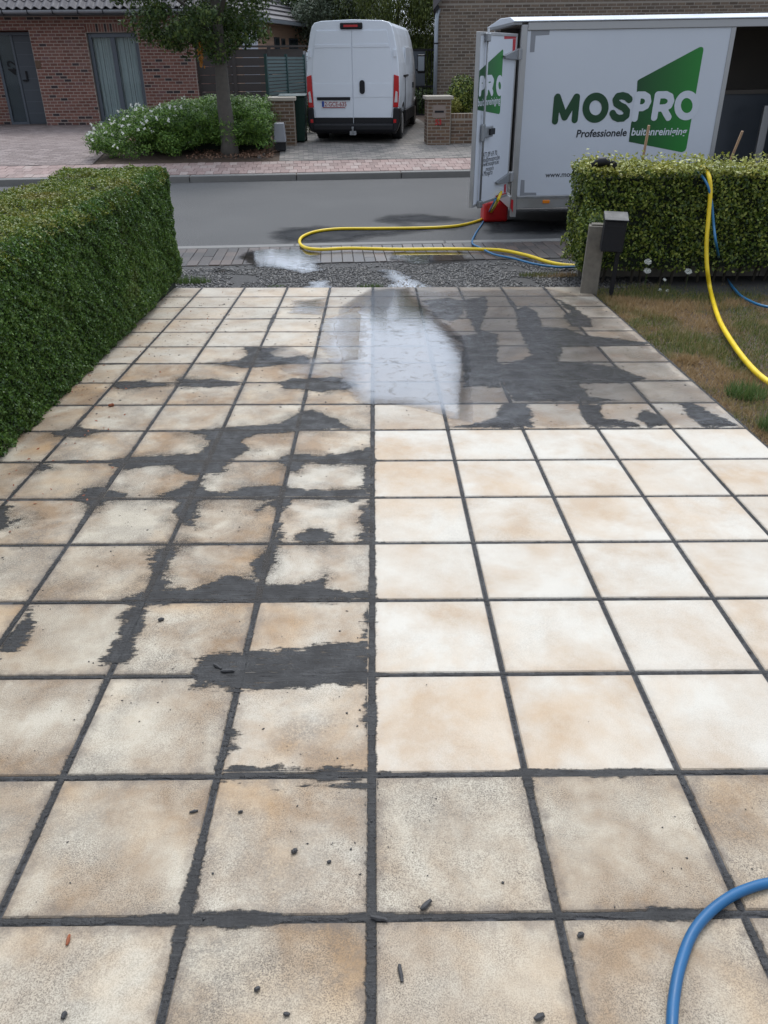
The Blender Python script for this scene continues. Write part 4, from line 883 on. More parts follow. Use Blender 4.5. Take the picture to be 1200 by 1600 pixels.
def fit_text(txt,MW,off,conv,a,b_,parent,mat,ylift,name='lettering',shear=0,bold=.0,hscale=1.):
    xa,za=onplane(MW,*conv(*a),off); xb,zb=onplane(MW,*conv(*b_),off)
    cu=bpy.data.curves.new('t','FONT'); cu.body=txt; cu.size=1; cu.shear=shear; cu.offset=bold; cu.resolution_u=3
    o=bpy.data.objects.new('t',cu); me=bpy.data.meshes.new_from_object(o); bpy.data.objects.remove(o)
    xs=[v.co.x for v in me.vertices]; w_=max(xs)-min(xs); s=math.hypot(xb-xa,zb-za)/w_; ang=math.atan2(zb-za,xb-xa)
    me.transform(Matrix.Translation((-min(xs),0,0)))
    me.transform(Matrix.Translation((xa,ylift,za))@Matrix.Rotation(-ang,4,'Y')@Matrix(((1,0,0,0),(0,0,-1,0),(0,1,0,0),(0,0,0,1)))@Matrix.Diagonal((s,s*hscale,s,1)))
    me.materials.clear(); me.name=name; return link(name,me,parent,mat)
def arc(cx,cy,rx,ry,a0,a1,n=14,rot=0):
    o=[]
    for i in range(n+1):
        a=R(a0+(a1-a0)*i/n); x,y=rx*math.cos(a),ry*math.sin(a); o.append((cx+x*math.cos(rot)-y*math.sin(rot),cy+x*math.sin(rot)+y*math.cos(rot)))
    return o
# ================================================================== TRAILER
TM=Matrix.Translation((1.66,10.6,0))@Matrix.Rotation(R(1.6),4,'Z')@Matrix.Rotation(R(-.45),4,'Y')
tr=thing('box_trailer','white box trailer with green and dark green lettering parked at the kerb, rear door open','trailer',mat4=TM)
tr.matrix_world=TM
ZB,ZT,LT,WT=.455,2.243,5.2,2.05
def PT(px,py,off=0): return onplane(TM,px,py,off)
xo=PT(1151,41)[0]; xo2=xo+1.35
b=MB(); b.box(.07,xo-.055,0,.03,ZB,ZT); b.obj('side_panel',M['white_panel'],tr)
b=MB(); b.box(xo2+.05,LT,0,.03,ZB,ZT); b.obj('side_panel',M['white_panel'],tr)
b=MB(); b.box(.0,.068,-.012,.06,.20,ZT+.06); b.obj('corner_post',M['alu'],tr,bevel=.006)
b=MB(); b.box(.0,.068,WT-.06,WT+.01,.20,ZT+.06); b.obj('corner_post',M['alu'],tr,bevel=.006)
b=MB(); b.box(xo-.055,xo,-.008,.05,ZB-.01,ZT); b.obj('door_jamb',M['alu'],tr,bevel=.004)
b=MB(); b.box(xo2,xo2+.05,-.008,.05,ZB-.01,ZT); b.obj('door_jamb',M['alu'],tr,bevel=.004)
b=MB(); b.box(.07,LT,-.014,.03,ZT+.001,ZT+.085); b.obj('top_rail',M['alu'],tr,bevel=.006)
b=MB(); b.box(.07,LT,-.012,.05,ZB-.15,ZB-.002); b.obj('bottom_rail',M['alu'],tr,bevel=.006)
b=MB(); b.box(.07,LT,-.020,-.0125,ZB-.035,ZB-.012); b.obj('trim_strip',M['galv'],tr)
b=MB(); prism_xz(b,[],0,0) if False else b.prism([(-.03,ZT+.086),(WT+.03,ZT+.086),(WT+.03,ZT+.10),(WT*.5,ZT+.16),(.25,ZT+.145),(-.03,ZT+.10)],lambda u,v,w_:(w_,u,v),-.10,LT+.02); b.obj('roof',M['white_panel'],tr,bevel=.006)
b=MB(); b.box(.05,LT-.02,.05,WT-.05,ZB-.03,ZB+.02); b.obj('floor',M['interior'],tr)
b=MB(); b.box(.08,LT-.03,WT-.03,WT,ZB,ZT+.08); b.obj('far_wall',M['interior'],tr)
b=MB(); b.box(LT-.03,LT,.031,WT-.03,ZB,ZT+.08); b.obj('front_wall',M['interior'],tr)
b=MB(); b.box(.08,LT-.04,.03,WT-.04,ZT+.06,ZT+.084); b.obj('ceiling',M['interior'],tr)
b=MB(); b.box(xo+.30,xo2+.3,WT*.62,WT*.66,ZB+.02,ZB+1.05); b.obj('inner_panel',M['anth_light'],tr)
b=MB(); b.box(xo+.30,xo2+.3,WT*.60,WT*.68,ZB+1.05,ZB+1.10); b.obj('shelf',M['interior'],tr)
b=MB(); b.box(xo-.9,xo+.02,.14,.18,ZB+.05,ZT-.05) ; b.obj('sliding_door',M['interior'],tr)
xq,zq=onplane(TM,1194,200,.75); _,zq2=onplane(TM,1197,165,.75)
b=MB(); b.box(xq-.05,xq+.05,.75,.80,ZB+.02,zq2); b.box(xq+.05,xq+.6,.75,.80,zq2-.06,zq2); b.obj('rack_frame',M['alu'],tr,bevel=.004)
# rear: seal, closed door at far side
b=MB(); b.box(-.005,.03,.06,.09,ZB,ZT); b.obj('door_seal',M['black_matt'],tr)
b=MB(); b.box(.0,.035,WT*.5,WT-.06,ZB,ZT); b.obj('rear_door',M['white_panel'],tr,bevel=.004)
b=MB(); b.box(-.02,.0,0,WT,.30,ZB-.01); b.obj('rear_bumper',M['alu'],tr,bevel=.005)
b=MB(); b.box(-.10,.0,.0,WT,ZT+.06,ZT+.088); b.obj('rear_top_rail',M['galv'],tr)
for k in (0,1):
    b=MB(); c=2.35+k*.8; b.tube([(c,.12,.32),(c,.30,.32)],.32,28); w_=b.obj('wheel',M['black_matt'],tr,bevel=.02); b=MB(); b.tube([(c,.10,.32),(c,.16,.32)],.19,20); b.obj('rim',M['alu'],w_)
    b=MB(); b.tube([(c,WT-.3,.32),(c,WT-.1,.32)],.32,28); w_=b.obj('wheel',M['black_matt'],tr); 
b=MB(); b.box(1.6,3.9,.1,WT-.1,.24,.30); b.obj('chassis',M['galv'],tr); b=MB(); b.box(.3,LT-.1,.12,WT-.12,.30,.42); b.obj('underbody_block',M['black_matt'],tr); b=MB(); b.box(.07,LT,WT-.05,WT+.01,ZB-.22,ZB-.035); b.obj('bottom_rail',M['alu'],tr)  # underbody box and far rail added to block light beneath the trailer
x,z=PT(853,315,-.014); b=MB(); b.box(x-.045,x+.045,-.03,-.0135,z-.02,z+.02); b.obj('marker_light',M['orange'],tr,bevel=.005)
# grey corner tapes
def poly_px(name,mat,pts,off=0,t=.0015,MW=TM,parent=tr,conv=lambda x,y:(x,y),th=.0008):
    P=[onplane(MW,*conv(*p),off) for p in pts]; b=MB(); prism_xz(b,P,off-t,off-t+th); return b.obj(name,mat,parent)
Z6=lambda x,y:(x/4.705+780,y/4.705+20)
poly_px('corner_tape',M['grey_patch'],[(235,128),(372,125),(368,162),(268,168),(258,288),(225,290)],conv=Z6)
poly_px('corner_tape',M['grey_patch'],[(160,1228),(187,1230),(184,1322),(272,1322),(272,1352),(150,1356)],conv=Z6)
Z7=lambda x,y:(x/4.8+860,y/4.8+60)
gpoly=[(652,318),(665,308),(1120,64),(1138,64),(1147,72),(1147,90),(1020,822),(1008,846),(985,854),(587,775),(606,628),(632,608),(640,540)]
GP=[PT(*Z7(*p)) for p in gpoly]
xm=min(p[0] for p in GP); go=shape_mesh('logo_field',lambda X,Z:poly_sdf(X+xm,Z,GP),-.02,max(p[0] for p in GP)-xm+.02,min(p[1] for p in GP)-.02,max(p[1] for p in GP)+.02,.012,-.0015,M['print_green'],tr); go.location=(xm,0,0)
def stroke_letter(name,paths,w_,mat,off=0,lift=.003,MW=TM,parent=tr,conv=Z7,res=.006,clip=None):
    sd,(xa,xb,za,zb)=strokes(MW,off,conv,paths,w_)
    f=sd if clip is None else (lambda X,Z:np.minimum(sd(X,Z),clip(X,Z)))
    return shape_mesh(name,f,xa,xb,za,zb,res,off-lift,mat,parent)
W_=.083
stroke_letter('letter_m',[[(34,620),(50,445)],[(54,440),(105,590)],[(108,590),(195,440)],[(198,440),(182,610)]],W_*.92,M['print_darkgreen'],lift=.0035)
stroke_letter('letter_o',[arc(338,520,72,85,0,360,40,.15)],W_,M['print_darkgreen'],lift=.0035)
stroke_letter('letter_s',[[(592,458),(570,437),(538,429),(505,436),(489,460),(495,487),(522,505),(552,520),(573,545),(570,577),(545,597),(508,600),(480,586),(466,562)]],W_*.94,M['print_darkgreen'],lift=.0035)
stroke_letter('letter_p',[[(658,424),(632,600)],[(658,424),(702,424),(728,440),(733,475),(718,505),(690,520),(645,521)]],W_*.9,M['print_white'])
stroke_letter('letter_r',[[(806,424),(778,592)],[(806,424),(866,422),(898,438),(905,470),(890,503),(860,520),(800,524)],[(845,520),(884,592)]],W_*.93,M['print_white'])
stroke_letter('letter_o',[arc(1022,503,68,84,0,360,40,.15)],W_*.95,M['print_white'])
fit_text('Professionele',TM,0,Z7,(192,741),(570,731),tr,M['print_black'],-.002,shear=.12,bold=.024)
fit_text('buitenreiniging',TM,0,Z7,(604,727),(1020,722),tr,M['print_white'],-.004,shear=.12,bold=.022)
fit_text('www.mospro.be',TM,0,lambda x,y:(x,y),(852,277),(922,275),tr,M['print_black'],-.002,bold=.012)
# open rear door, swung towards the camera
E0=V(737,325,9.62); HG=V(792,306,10.52)
dv=Vector((HG.x-E0.x,HG.y-E0.y,0)); dl=dv.length
DW=Matrix.Translation((E0.x,E0.y,0))@Matrix.Rotation(math.atan2(dv.y,dv.x),4,'Z')
zb_=onplane(DW,737,325)[1]; zt_=onplane(DW,745,49)[1]
print('door',dl,zb_,zt_)
b=MB(); b.box(.025,dl-.025,0,.035,zb_+.03,zt_-.03); rd=b.obj('rear_door',M['white_panel'],tr); rd.matrix_parent_inverse=Matrix.Identity(4); rd.matrix_local=TM.inverted()@DW
for nm,bx in (('door_edge',(0,.025,-.006,.04,zb_,zt_)),('door_edge',(dl-.025,dl,-.006,.04,zb_,zt_)),('door_edge',(.025,dl-.025,-.006,.04,zt_-.03,zt_)),('door_edge',(.025,dl-.025,-.006,.04,zb_,zb_+.03))):
    b=MB(); b.box(*bx); b.obj(nm,M['alu'],rd,bevel=.003)
Z8=lambda x,y:(x/5.333+720,y/5.333+40)
dpx=lambda x,y:onplane(DW,*Z8(x,y))
dp=dict(MW=DW,parent=rd,conv=Z8)
poly_px('red_tape',M['red_patch'],[(362,72),(460,68),(460,108),(362,112)],**dp); poly_px('red_tape',M['red_patch'],[(434,112),(459,110),(452,215),(430,217)],**dp)
poly_px('red_tape',M['red_patch'],[(290,1418),(378,1390),(376,1422),(290,1448)],**dp); poly_px('red_tape',M['red_patch'],[(360,1325),(378,1320),(375,1388),(357,1394)],**dp)
GP2=[dpx(*p) for p in [(148,380),(345,200),(353,200),(353,215),(326,722),(318,738),(135,702)]]
xm=min(p[0] for p in GP2); go=shape_mesh('logo_field',lambda X,Z:poly_sdf(X+xm,Z,GP2),-.02,max(p[0] for p in GP2)-xm+.02,min(p[1] for p in GP2)-.02,max(p[1] for p in GP2)+.02,.012,-.0015,M['print_green'],rd); go.location=(xm,0,0)
clipd=lambda X,Z:poly_sdf(X,Z,GP2)
stroke_letter('letter_p',[[(166,445),(158,565)],[(166,445),(184,446),(192,470),(188,505),(162,520)]],.062,M['print_white'],**dp,clip=clipd)
stroke_letter('letter_r',[[(222,440),(212,560)],[(222,440),(252,438),(264,462),(256,500),(216,512)],[(240,510),(258,560)]],.066,M['print_white'],**dp)
stroke_letter('letter_o',[arc(322,500,20,60,0,360,40)],.066,M['print_white'],**dp)
fit_text('buitenreiniging',DW,0,Z8,(140,672),(325,648),rd,M['print_white'],-.004,bold=.015,hscale=1.)
for tx,a,b_ in (('0477 09 69 70',(172,1103),(300,1078)),('info@mospro.be',(172,1145),(322,1112)),('www.mospro.be',(172,1180),(315,1150)),('_mospro',(195,1218),(272,1200)),('Mospro',(190,1256),(262,1238))):
    fit_text(tx,DW,0,Z8,a,b_,rd,M['print_black'],-.002,bold=.0)
for y in (1208,1246): poly_px('icon',M['print_black'],[(165,y-10),(182,y-14),(182,y+8),(165,y+12)],**dp)
xr=dpx(198,300)[0]; b=MB(); b.tube([(xr,-.03,zb_-.01),(xr,-.03,zt_+.03)],.013,8); b.obj('locking_bar',M['galv'],rd,smooth=True)
for zz in (zt_-.05,zb_+.02): b=MB(); b.box(xr-.04,xr+.04,-.05,-.006,zz-.04,zz+.04); b.obj('bar_bracket',M['galv'],rd,bevel=.01)
xh,zh=dpx(220,885); b=MB(); b.box(xr-.04,xr+.03,-.045,-.006,zh-.09,zh+.09); b.box(xr+.03,xr+.26,-.04,-.006,zh-.055,zh+.06); hd=b.obj('lock_handle',M['galv'],rd,bevel=.012)
b=MB(); b.box(xr+.13,xr+.27,-.058,-.041,zh-.03,zh+.035); b.obj('lever',M['black'],hd,bevel=.006)
for (xa,za) in (dpx(345,250),dpx(280,1305)):
    b=MB(); v=[(xa,za),(dl+.02,za+.07),(dl+.05,za-.045),(xa+.05,za-.03)]; prism_xz(b,v,-.03,-.005); b.obj('hinge',M['galv'],rd,bevel=.005)
    b=MB(); b.box(dl-.02,dl+.07,-.05,.02,za-.04,za+.07); b.obj('hinge_block',M['alu'],rd,bevel=.006)
poly_px('lamp_unit',M['red_patch'],[(88,1370),(104,1378),(100,1470),(82,1430)],conv=Z6,off=-.02)
# red canister under the door
p=G(773,347,0); cn=thing('jerry_can','red plastic canister standing on the road under the open trailer door','canister',(p.x,p.y+.12,0),R(5))
b=MB(); b.box(-.17,.17,-.14,.14,0,.26); b.obj('body',M['red_can'],cn,bevel=.04,seg=4)
b=MB(); b.tube([(-.12,0,.255),(-.10,0,.31),(.06,0,.31),(.08,0,.255)],.018,8); b.obj('handle',M['red_can'],cn,smooth=True); b=MB(); b.tube([(.13,0,.25),(.13,0,.285)],.03,12); b.obj('cap',M['black'],cn)
# ================================================================== BROOMS, GLOVES, POLE
def stick(p0,p1,r,mat,name,lab,cat,head=True):
    p0=Vector(p0);p1=Vector(p1); o=thing(name,lab,cat,p0); b=MB(); b.tube([(0,0,0),p1-p0],r,10); b.obj('handle',mat,o,smooth=True)
    if head: b=MB(); b.box(-.18,.18,-.03,.03,-.06,.0); b.obj('broom_head',M['wood_handle'],o,bevel=.01); b=MB(); b.box(-.17,.17,-.025,.025,-.13,-.06); b.obj('bristles',M['black_matt'],o)
    return o
pa=V(1014,196,8.55); pq=V(1003,257,8.62); d=(pq-pa).normalized(); stick(pa+d*(pa.z-.2)/(-d.z),pa,.013,M['wood_handle'],'broom','wooden broom handle sticking up behind the hedge before the green logo','broom')
pa=V(1160,205,8.75); pq=V(1139,256,8.85); d=(pq-pa).normalized(); stick(pa+d*(pa.z-.2)/(-d.z),pa,.013,M['wood_handle'],'broom','wooden broom handle leaning before the dark side opening of the trailer','broom')
b=MB(); b.tube([tuple(V(1096,261,7.75)),tuple(V(1150,262,7.8)),tuple(V(1215,262.5,7.85)),tuple(V(1290,264,7.9))],.011,8); tag(b.obj('metal_pole',M['galv'],smooth=True),'thin grey metal pole lying along the top of the right hedge','pole')
gc=V(941,257,7.60); gl=thing('work_gloves','crumpled black work gloves lying on top of the right hedge','gloves',gc)
b=MB(); b.tube([(-.09,0,-.01),(-.03,0,.02),(.02,.01,.022),(.07,0,.0)],[.03,.042,.044,.032],10)
b.obj('glove',M['black'],gl,smooth=True)
b=MB()
for a in (-.5,-.2,.1,.4): b.tube([(.06,0,.0),(.09,-.01,.012+a*.03),(.125,-.03+a*.02,-.015+a*.05)],[.014,.012,.008],8)
b.obj('fingers',M['black'],gl,smooth=True)
# ================================================================== WHITE VAN
vm=thing('parked_van','white panel van parked in the drive with its rear doors towards the street','van',(-.60,19.4,.37),R(-7.2))
prof=[(0,.28),(.88,.28),(.95,.42),(1.0,.62),(1.02,.9),(1.022,1.28),(1.0,1.55),(.955,1.85),(.905,2.08),(.86,2.22),(.80,2.29),(.66,2.325),(0,2.345)]
def ring(y,sx=1,zf=lambda z:z,px=0): 
    h=[(x*sx,zf(z)) for x,z in prof]; return [(x,y,z) for x,z in h]+[(-x,y,z) for x,z in h[-2:0:-1]]
RG=[ring(.0,.985),ring(.035,1),ring(3.55,1),ring(4.1,.985,lambda z:z if z<1.3 else 1.3+(z-1.3)*.93),ring(4.75,.94,lambda z:z if z<1.1 else 1.1+(z-1.1)*.22),ring(5.25,.84,lambda z:z if z<.9 else .9+(z-.9)*.2),ring(5.4,.7,lambda z:z if z<.7 else .7+(z-.7)*.12)]
b=MB(); nr=len(RG[0]); b.v=[p for r_ in RG for p in r_]
b.f=[(i*nr+k,i*nr+(k+1)%nr,(i+1)*nr+(k+1)%nr,(i+1)*nr+k) for i in range(len(RG)-1) for k in range(nr)]+[tuple(range(nr)),tuple(range((len(RG)-1)*nr,len(RG)*nr))]
bo=b.obj('body',M['white_van'],vm,bevel=.012)
# cut look of wheel arches: dark liners set under
def hw(z): 
    for (xa,za),(xb,zb2) in zip(prof[1:],prof[2:]):
        if za<=z<=zb2: return (xa+(xb-xa)*(z-za)/(zb2-za))*.985
    return .6
def door_poly(s,z0,z1,ins):
    zs=[z0+(z1-z0)*i/8 for i in range(9)]; P=[(s*.006,z0)]+[(s*(hw(z)-ins),z) for z in zs]+[(s*.006,z1)]; return P
for s in (-1,1):
    b=MB(); prism_xz(b,door_poly(s,.50,2.15,.115),-.016,-.001); dr=b.obj('rear_door',M['white_van'],vm,bevel=.006)
    b=MB(); prism_xz(b,[(s*.02,1.84),(s*(hw(1.84)-.125),1.84),(s*(hw(1.90)-.128),1.90),(s*.02,1.90)],-.024,-.0165); b.obj('pressing',M['white_van'],dr,bevel=.004)
    b=MB(); prism_xz(b,[(s*.02,.90),(s*(hw(.9)-.125),.90),(s*(hw(1.17)-.125),1.17),(s*.02,1.17)],-.022,-.0165); b.obj('pressing',M['white_van'],dr,bevel=.006)
    b=MB(); prism_xz(b,[(s*.008,.34),(s*.87,.34),(s*.885,.498),(s*.008,.498)],-.020,-.002); b.obj('lower_cladding',M['black'],dr,bevel=.006)
    b=MB(); b.box(s*.93-.035,s*.93+.035,-.03,-.002,1.66,1.80); b.obj('door_hinge',M['white_van'],vm,bevel=.008)
    # tail light cluster
    P=[(s*.885,.70),(s*1.0,.70),(s*1.015,.95),(s*1.012,1.30),(s*.905,1.33),(s*.90,1.1)]
    b=MB(); prism_xz(b,P,-.035,.10); tl=b.obj('tail_light',M['red_light'],vm,bevel=.012)
    P=[(s*.915,.80),(s*.985,.80),(s*.985,1.0),(s*.945,1.02)]; b=MB(); prism_xz(b,P,-.040,-.030); b.obj('reversing_lens',M['clear_light'],tl,bevel=.004)
    # bumper corner, reflectors, wheels
    b=MB(); P=[(s*.86,.20),(s*.96,.22),(s*1.03,.40),(s*1.03,.69),(s*.89,.69),(s*.88,.45)]; prism_xz(b,P,-.06,.30); b.obj('bumper_corner',M['black'],vm,bevel=.025)
    b=MB(); b.box(s*.93-.03,s*.93+.03,-.066,-.055,.40,.47); b.obj('reflector',M['red_light'],vm)
    for yy in (.95,4.3):
        b=MB(); b.tube([(s*.99,yy,.335),(s*.77,yy,.335)],.335,30); wh=b.obj('wheel',M['black_matt'],vm,bevel=.03); b=MB(); b.tube([(s*1.0,yy,.335),(s*.92,yy,.335)],.21,20); b.obj('rim',M['alu'],wh)
        b=MB(); pts=arc(yy,.34,.43,.43,-5,185,18); inner=arc(yy,.34,.36,.36,185,-5,18); b.prism(pts+inner,lambda u,v,w_:(w_,u,v),s*.93,s*1.015); b.obj('wheel_arch',M['black'],vm)
    b=MB(); b.box(s*1.0-.02,s*1.0+.025,1.45,3.8,.34,.58); b.obj('side_cladding',M['black'],vm,bevel=.01)
    # mirror
    b=MB(); b.box(s*1.08-.05,s*1.08+.0,4.0,4.06,1.35,1.42); b.box(s*1.17-.10,s*1.17+.10,3.98,4.10,1.30,1.72); mr=b.obj('wing_mirror',M['black'],vm,bevel=.03); b=MB(); b.box(s*1.17-.08,s*1.17+.08,3.965,3.982,1.36,1.68); b.obj('mirror_glass',M['zinc'],mr)
b=MB(); b.prism([(-.05,.20),(-.10,.26),(-.10,.36),(-.06,.385),(.10,.385),(.10,.20)],lambda u,v,w_:(w_,u,v),-.90,.90); b.obj('rear_bumper',M['black'],vm,bevel=.015)
b=MB(); b.box(-.24,.24,-.045,-.002,2.17,2.29); bl=b.obj('brake_light_housing',M['black'],vm,bevel=.02); b=MB(); b.box(-.16,.14,-.052,-.044,2.21,2.25); b.obj('brake_light',M['red_light'],bl)
b=MB(); prism_xz(b,arc(.21,1.17,.058,.06,0,180,8)+arc(.21,1.02,.058,.06,180,360,8),-.045,-.017); hd=b.obj('door_handle',M['black'],vm,bevel=.008); 
b=MB(); b.box(-.80,-.06,-.050,-.017,.845,.905); b.obj('plate_lamp_strip',M['black'],vm,bevel=.01)
b=MB(); b.box(-.70,-.16,-.030,-.0175,.69,.83); pl=b.obj('number_plate',M['plate_white'],vm,bevel=.004)
b=MB(); b.box(-.68,-.18,-.0315,-.0305,.695,.710); b.obj('plate_border',M['plate_red'],pl); b=MB(); b.box(-.695,-.645,-.0318,-.0305,.715,.825); b.obj('plate_band',M['blue_band'],pl)
def vtext(t,x,z,s,mat,parent,y,bold=0,xs=1): return text_obj(t,s,mat,parent,Matrix(((xs,0,0,x),(0,0,-1,y),(0,1,0,z),(0,0,0,1))),bold=bold)
vtext('2-GCE-635',-.635,.725,.125,M['plate_red'],pl,-.032,.01,.86)
vtext('CITRO\u00cbN',-.80,1.045,.075,M['print_grey'],vm,-.0175,.01,1.5); vtext('JUMPER',.56,1.055,.055,M['print_grey'],vm,-.0175,.01,1.5)
b=MB(); b.tube([(.0,-.05,.18),(.0,-.17,.20),(.0,-.17,.29)],.02,8); b.tube([(.0,-.17,.29),(.0,-.17,.33)],.028,10); b.box(-.07,.07,-.14,-.05,.16,.24); b.obj('tow_hitch',M['galv'],vm)
for s in (1,-1):
    b=MB(); b.box(s*1.022-.006,s*1.022+.006,1.3,1.34,.6,1.3) ; b.box(s*1.0-.01,s*1.03+.01,.9,1.9,1.27,1.31); b.obj('sliding_rail',M['black'],vm)
    b=MB(); b.box(s*1.03-.012,s*1.03+.012,3.1,3.3,1.0,1.12); b.obj('side_handle',M['black'],vm)
    b=MB(); b.box(s*1.0-.015,s*1.0+.005,1.5,2.6,1.42,1.86); b.obj('side_pressing',M['white_van'],vm,bevel=.01)
b=MB(); b.box(-.9,.9,.2,5.0,.16,.29); b.obj('underbody_block',M['black_matt'],vm)
# ================================================================== HOUSE WITH DOOR 42
HM=Matrix.Translation((-4.92,24.0,0))@Matrix.Rotation(R(2.5),4,'Z')
ho=thing('brick_house','red brick bungalow with grey door numbered 42, tall window and grey tiled roof','house',mat4=HM); ho.matrix_world=HM
BZ=.42; ET=3.02; HL=9.5
def HP(px,py,off=0): return onplane(HM,px,py,off)
dx=HP(57,110)[0]; dx0=dx-2.0
wx0,wt=HP(134,51); wx1=HP(214,51)[0]; wz=HP(157,189)[1]
b=MB(); 
b.box(-HL,dx0,-.007,.3,BZ-.3,ET); b.box(dx,wx0,-.007,.3,BZ-.3,ET); b.box(wx1,.007,-.007,.3,BZ-.3,ET); b.box(wx0,wx1,-.007,.3,wt,ET); b.box(wx0,wx1,-.007,.3,BZ-.3,wz-.02)
b.box(dx0,dx,-.007,.3,2.72,ET); b.box(dx0-.1,dx+.1,.612,.8,BZ-.3,ET); b.box(dx+.012,dx+.2,.29,.8,BZ-.3,ET); b.box(dx0-.2,dx0-.012,.29,.8,BZ-.3,ET)
b.box(-.3,.007,.301,7,BZ-.3,ET)
b.obj('wall',M['mortar_light'],ho)
ra=.56; gx0=HP(22,190,ra)[0]
op=[(wx0+HL,wx1+HL,wz-.03,wt+.21),(dx0+HL,dx+HL,0,2.72)]
bricks(ho,M['brick_red'],(-HL,0.0,0),(1,0,0),(0,-1,0),HL,BZ,ET,op,soldier=[(wx0-.02+HL,wx1+.02+HL,wt+.005,wt+.205,.072)])
bricks(ho,M['brick_red'],(dx0-.05,.619,0),(1,0,0),(0,-1,0),2.2,BZ,2.72)
bricks(ho,M['brick_red'],(0.0,0.0,0),(0,1,0),(1,0,0),6.5,BZ,ET)
bricks(ho,M['brick_red'],(dx0,0,0),(0,1,0),(1,0,0),.6,BZ,2.72); 
# door group
ra=.56
b=MB(); b.box(dx0-.2,dx+.05,-.05,.60,BZ-.02,BZ+.07); b.obj('doorstep',M['stone_sill'],ho,bevel=.01)
gz=2.62
gx0=HP(22,190,ra)[0]; gx1=HP(45,190,ra)[0]; lx1=gx1+.95
b=MB(); b.box(gx0-.07,gx0,ra-.03,ra+.05,BZ+.07,gz+.07); b.box(gx1-.03,gx1+.03,ra-.03,ra+.05,BZ+.07,gz); b.box(gx0,lx1+.07,ra-.03,ra+.05,gz,gz+.07); b.box(lx1,lx1+.07,ra-.03,ra+.05,BZ+.07,gz); b.box(gx0,gx1-.03,ra-.03,ra+.05,BZ+.07,BZ+.14)
df=b.obj('door_frame',M['anth_light'],ho,bevel=.006)
b=MB(); b.box(gx0,gx1-.03,ra+.005,ra+.015,BZ+.14,gz); b.obj('side_glass',M['glass'],df)
b=MB(); b.box(gx0,gx1-.03,ra+.03,ra+.055,BZ+.14,gz); b.obj('glass_backing',M['anth_light'],df)
b=MB(); b.box(gx1+.03,lx1,ra-.005,ra+.03,BZ+.085,gz); dd=b.obj('front_door',M['anthracite'],ho,bevel=.005)
for z in np.arange(BZ+.35,gz,.28): b=MB(); b.box(gx1+.06,lx1-.03,ra-.009,ra-.0055,z,z+.012); b.obj('groove',M['anth_light'],dd)
hx,hz=HP(42.5,119,ra); b=MB(); b.box(hx-.02,hx+.02,ra-.05,ra-.02,hz-.12,hz+.12); b.box(hx-.13,hx-.02,ra-.06,ra-.04,hz-.12,hz-.085); b.obj('door_handle',M['black'],dd,bevel=.004)
b=MB(); b.box(dx0-.1,dx+.02,ra+.03,ra+.052,gz+.07,ET); b.obj('transom_panel',M['brick_red'],ho)
x,z=HP(17,104,ra-.01); t=text_obj('42',.36,M['black'],df,Matrix.Translation((x+.16,ra-.012,z-.20))@Matrix.Rotation(R(-90),4,'Y')@Matrix(((1,0,0,0),(0,0,-1,0),(0,1,0,0),(0,0,0,1))),'house_number',bold=.01)
# bell plate on the brick
x,z=HP(60,101); b=MB(); b.box(x-.07,x+.07,-.03,-.013,z-.09,z+.09); b.obj('wall_ornament',M['brick_buff'],ho,bevel=.02)
# window
fr=MB(); W1,W2,Z1,Z2=wx0+.01,wx1-.01,wz,wt-.01; Mx=(W1+W2)/2-.02
for bx in ((W1,W1+.09,Z1,Z2),(W2-.09,W2,Z1,Z2),(W1+.09,W2-.09,Z2-.10,Z2),(W1+.09,W2-.09,Z1,Z1+.10),(Mx-.06,Mx+.06,Z1+.10,Z2-.10)): fr.box(bx[0],bx[1],.08,.16,bx[2],bx[3])
wf=fr.obj('window_frame',M['anth_light'],ho,bevel=.008)
for a,c_ in ((W1+.09,Mx-.06),(Mx+.06,W2-.09)):
    b=MB(); b.box(a,c_,.115,.122,Z1+.10,Z2-.10); b.obj('pane',M['glass'],wf)
b=MB(); nn=120; V_=[]
for i in range(nn+1):
    x=W1+.05+(W2-W1-.1)*i/nn; y=.26+.035*math.sin(i*.63)+.02*math.sin(i*1.7+1); V_+=[(x,y,Z1+.05),(x,y+.0,Z2-.05)]
b.add(V_,[(2*i,2*i+1,2*i+3,2*i+2) for i in range(nn)]); b.obj('curtain',M['curtain'],wf,smooth=True)
b=MB(); b.box(W1-.05,W2+.05,.30,.34,Z1-.1,Z2+.1); b.obj('room_backing',M['interior'],wf)
b=MB(); b.box(W1-.06,W2+.06,-.05,.11,wz-.07,wz-.001); b.obj('window_sill',M['stone_sill'],ho,bevel=.008)
# eaves, gutter, roof
b=MB(); b.box(-HL-.5,.35,-.55,.02,ET+.001,ET+.03); b.obj('soffit',M['anthracite'],ho)
b=MB(); b.prism(arc(-.62,ET+.10,.075,.075,180,360,8)+arc(-.62,ET+.10,.062,.062,360,180,8),lambda u,v,w_:(w_,u,v),-HL-.5,.36); b.obj('gutter',M['zinc'],ho,smooth=False)
for k in range(16): b=MB(); b.box(-HL+k*.62,-HL+k*.62+.02,-.70,-.55,ET+.01,ET+.12); b.obj('gutter_bracket',M['black'],ho)
RP=R(33); EY,EZ=-.58,ET+.12
def roofpt(u,s,h=0): return (u,EY+s*math.cos(RP)-h*math.sin(RP),EZ+s*math.sin(RP)+h*math.cos(RP))
RL=5.6
b=MB(); b.add([roofpt(-HL-.5,0,-.03),roofpt(.38,0,-.03),roofpt(.38,RL,-.03),roofpt(-HL-.5,RL,-.03)],[(0,1,2,3)])
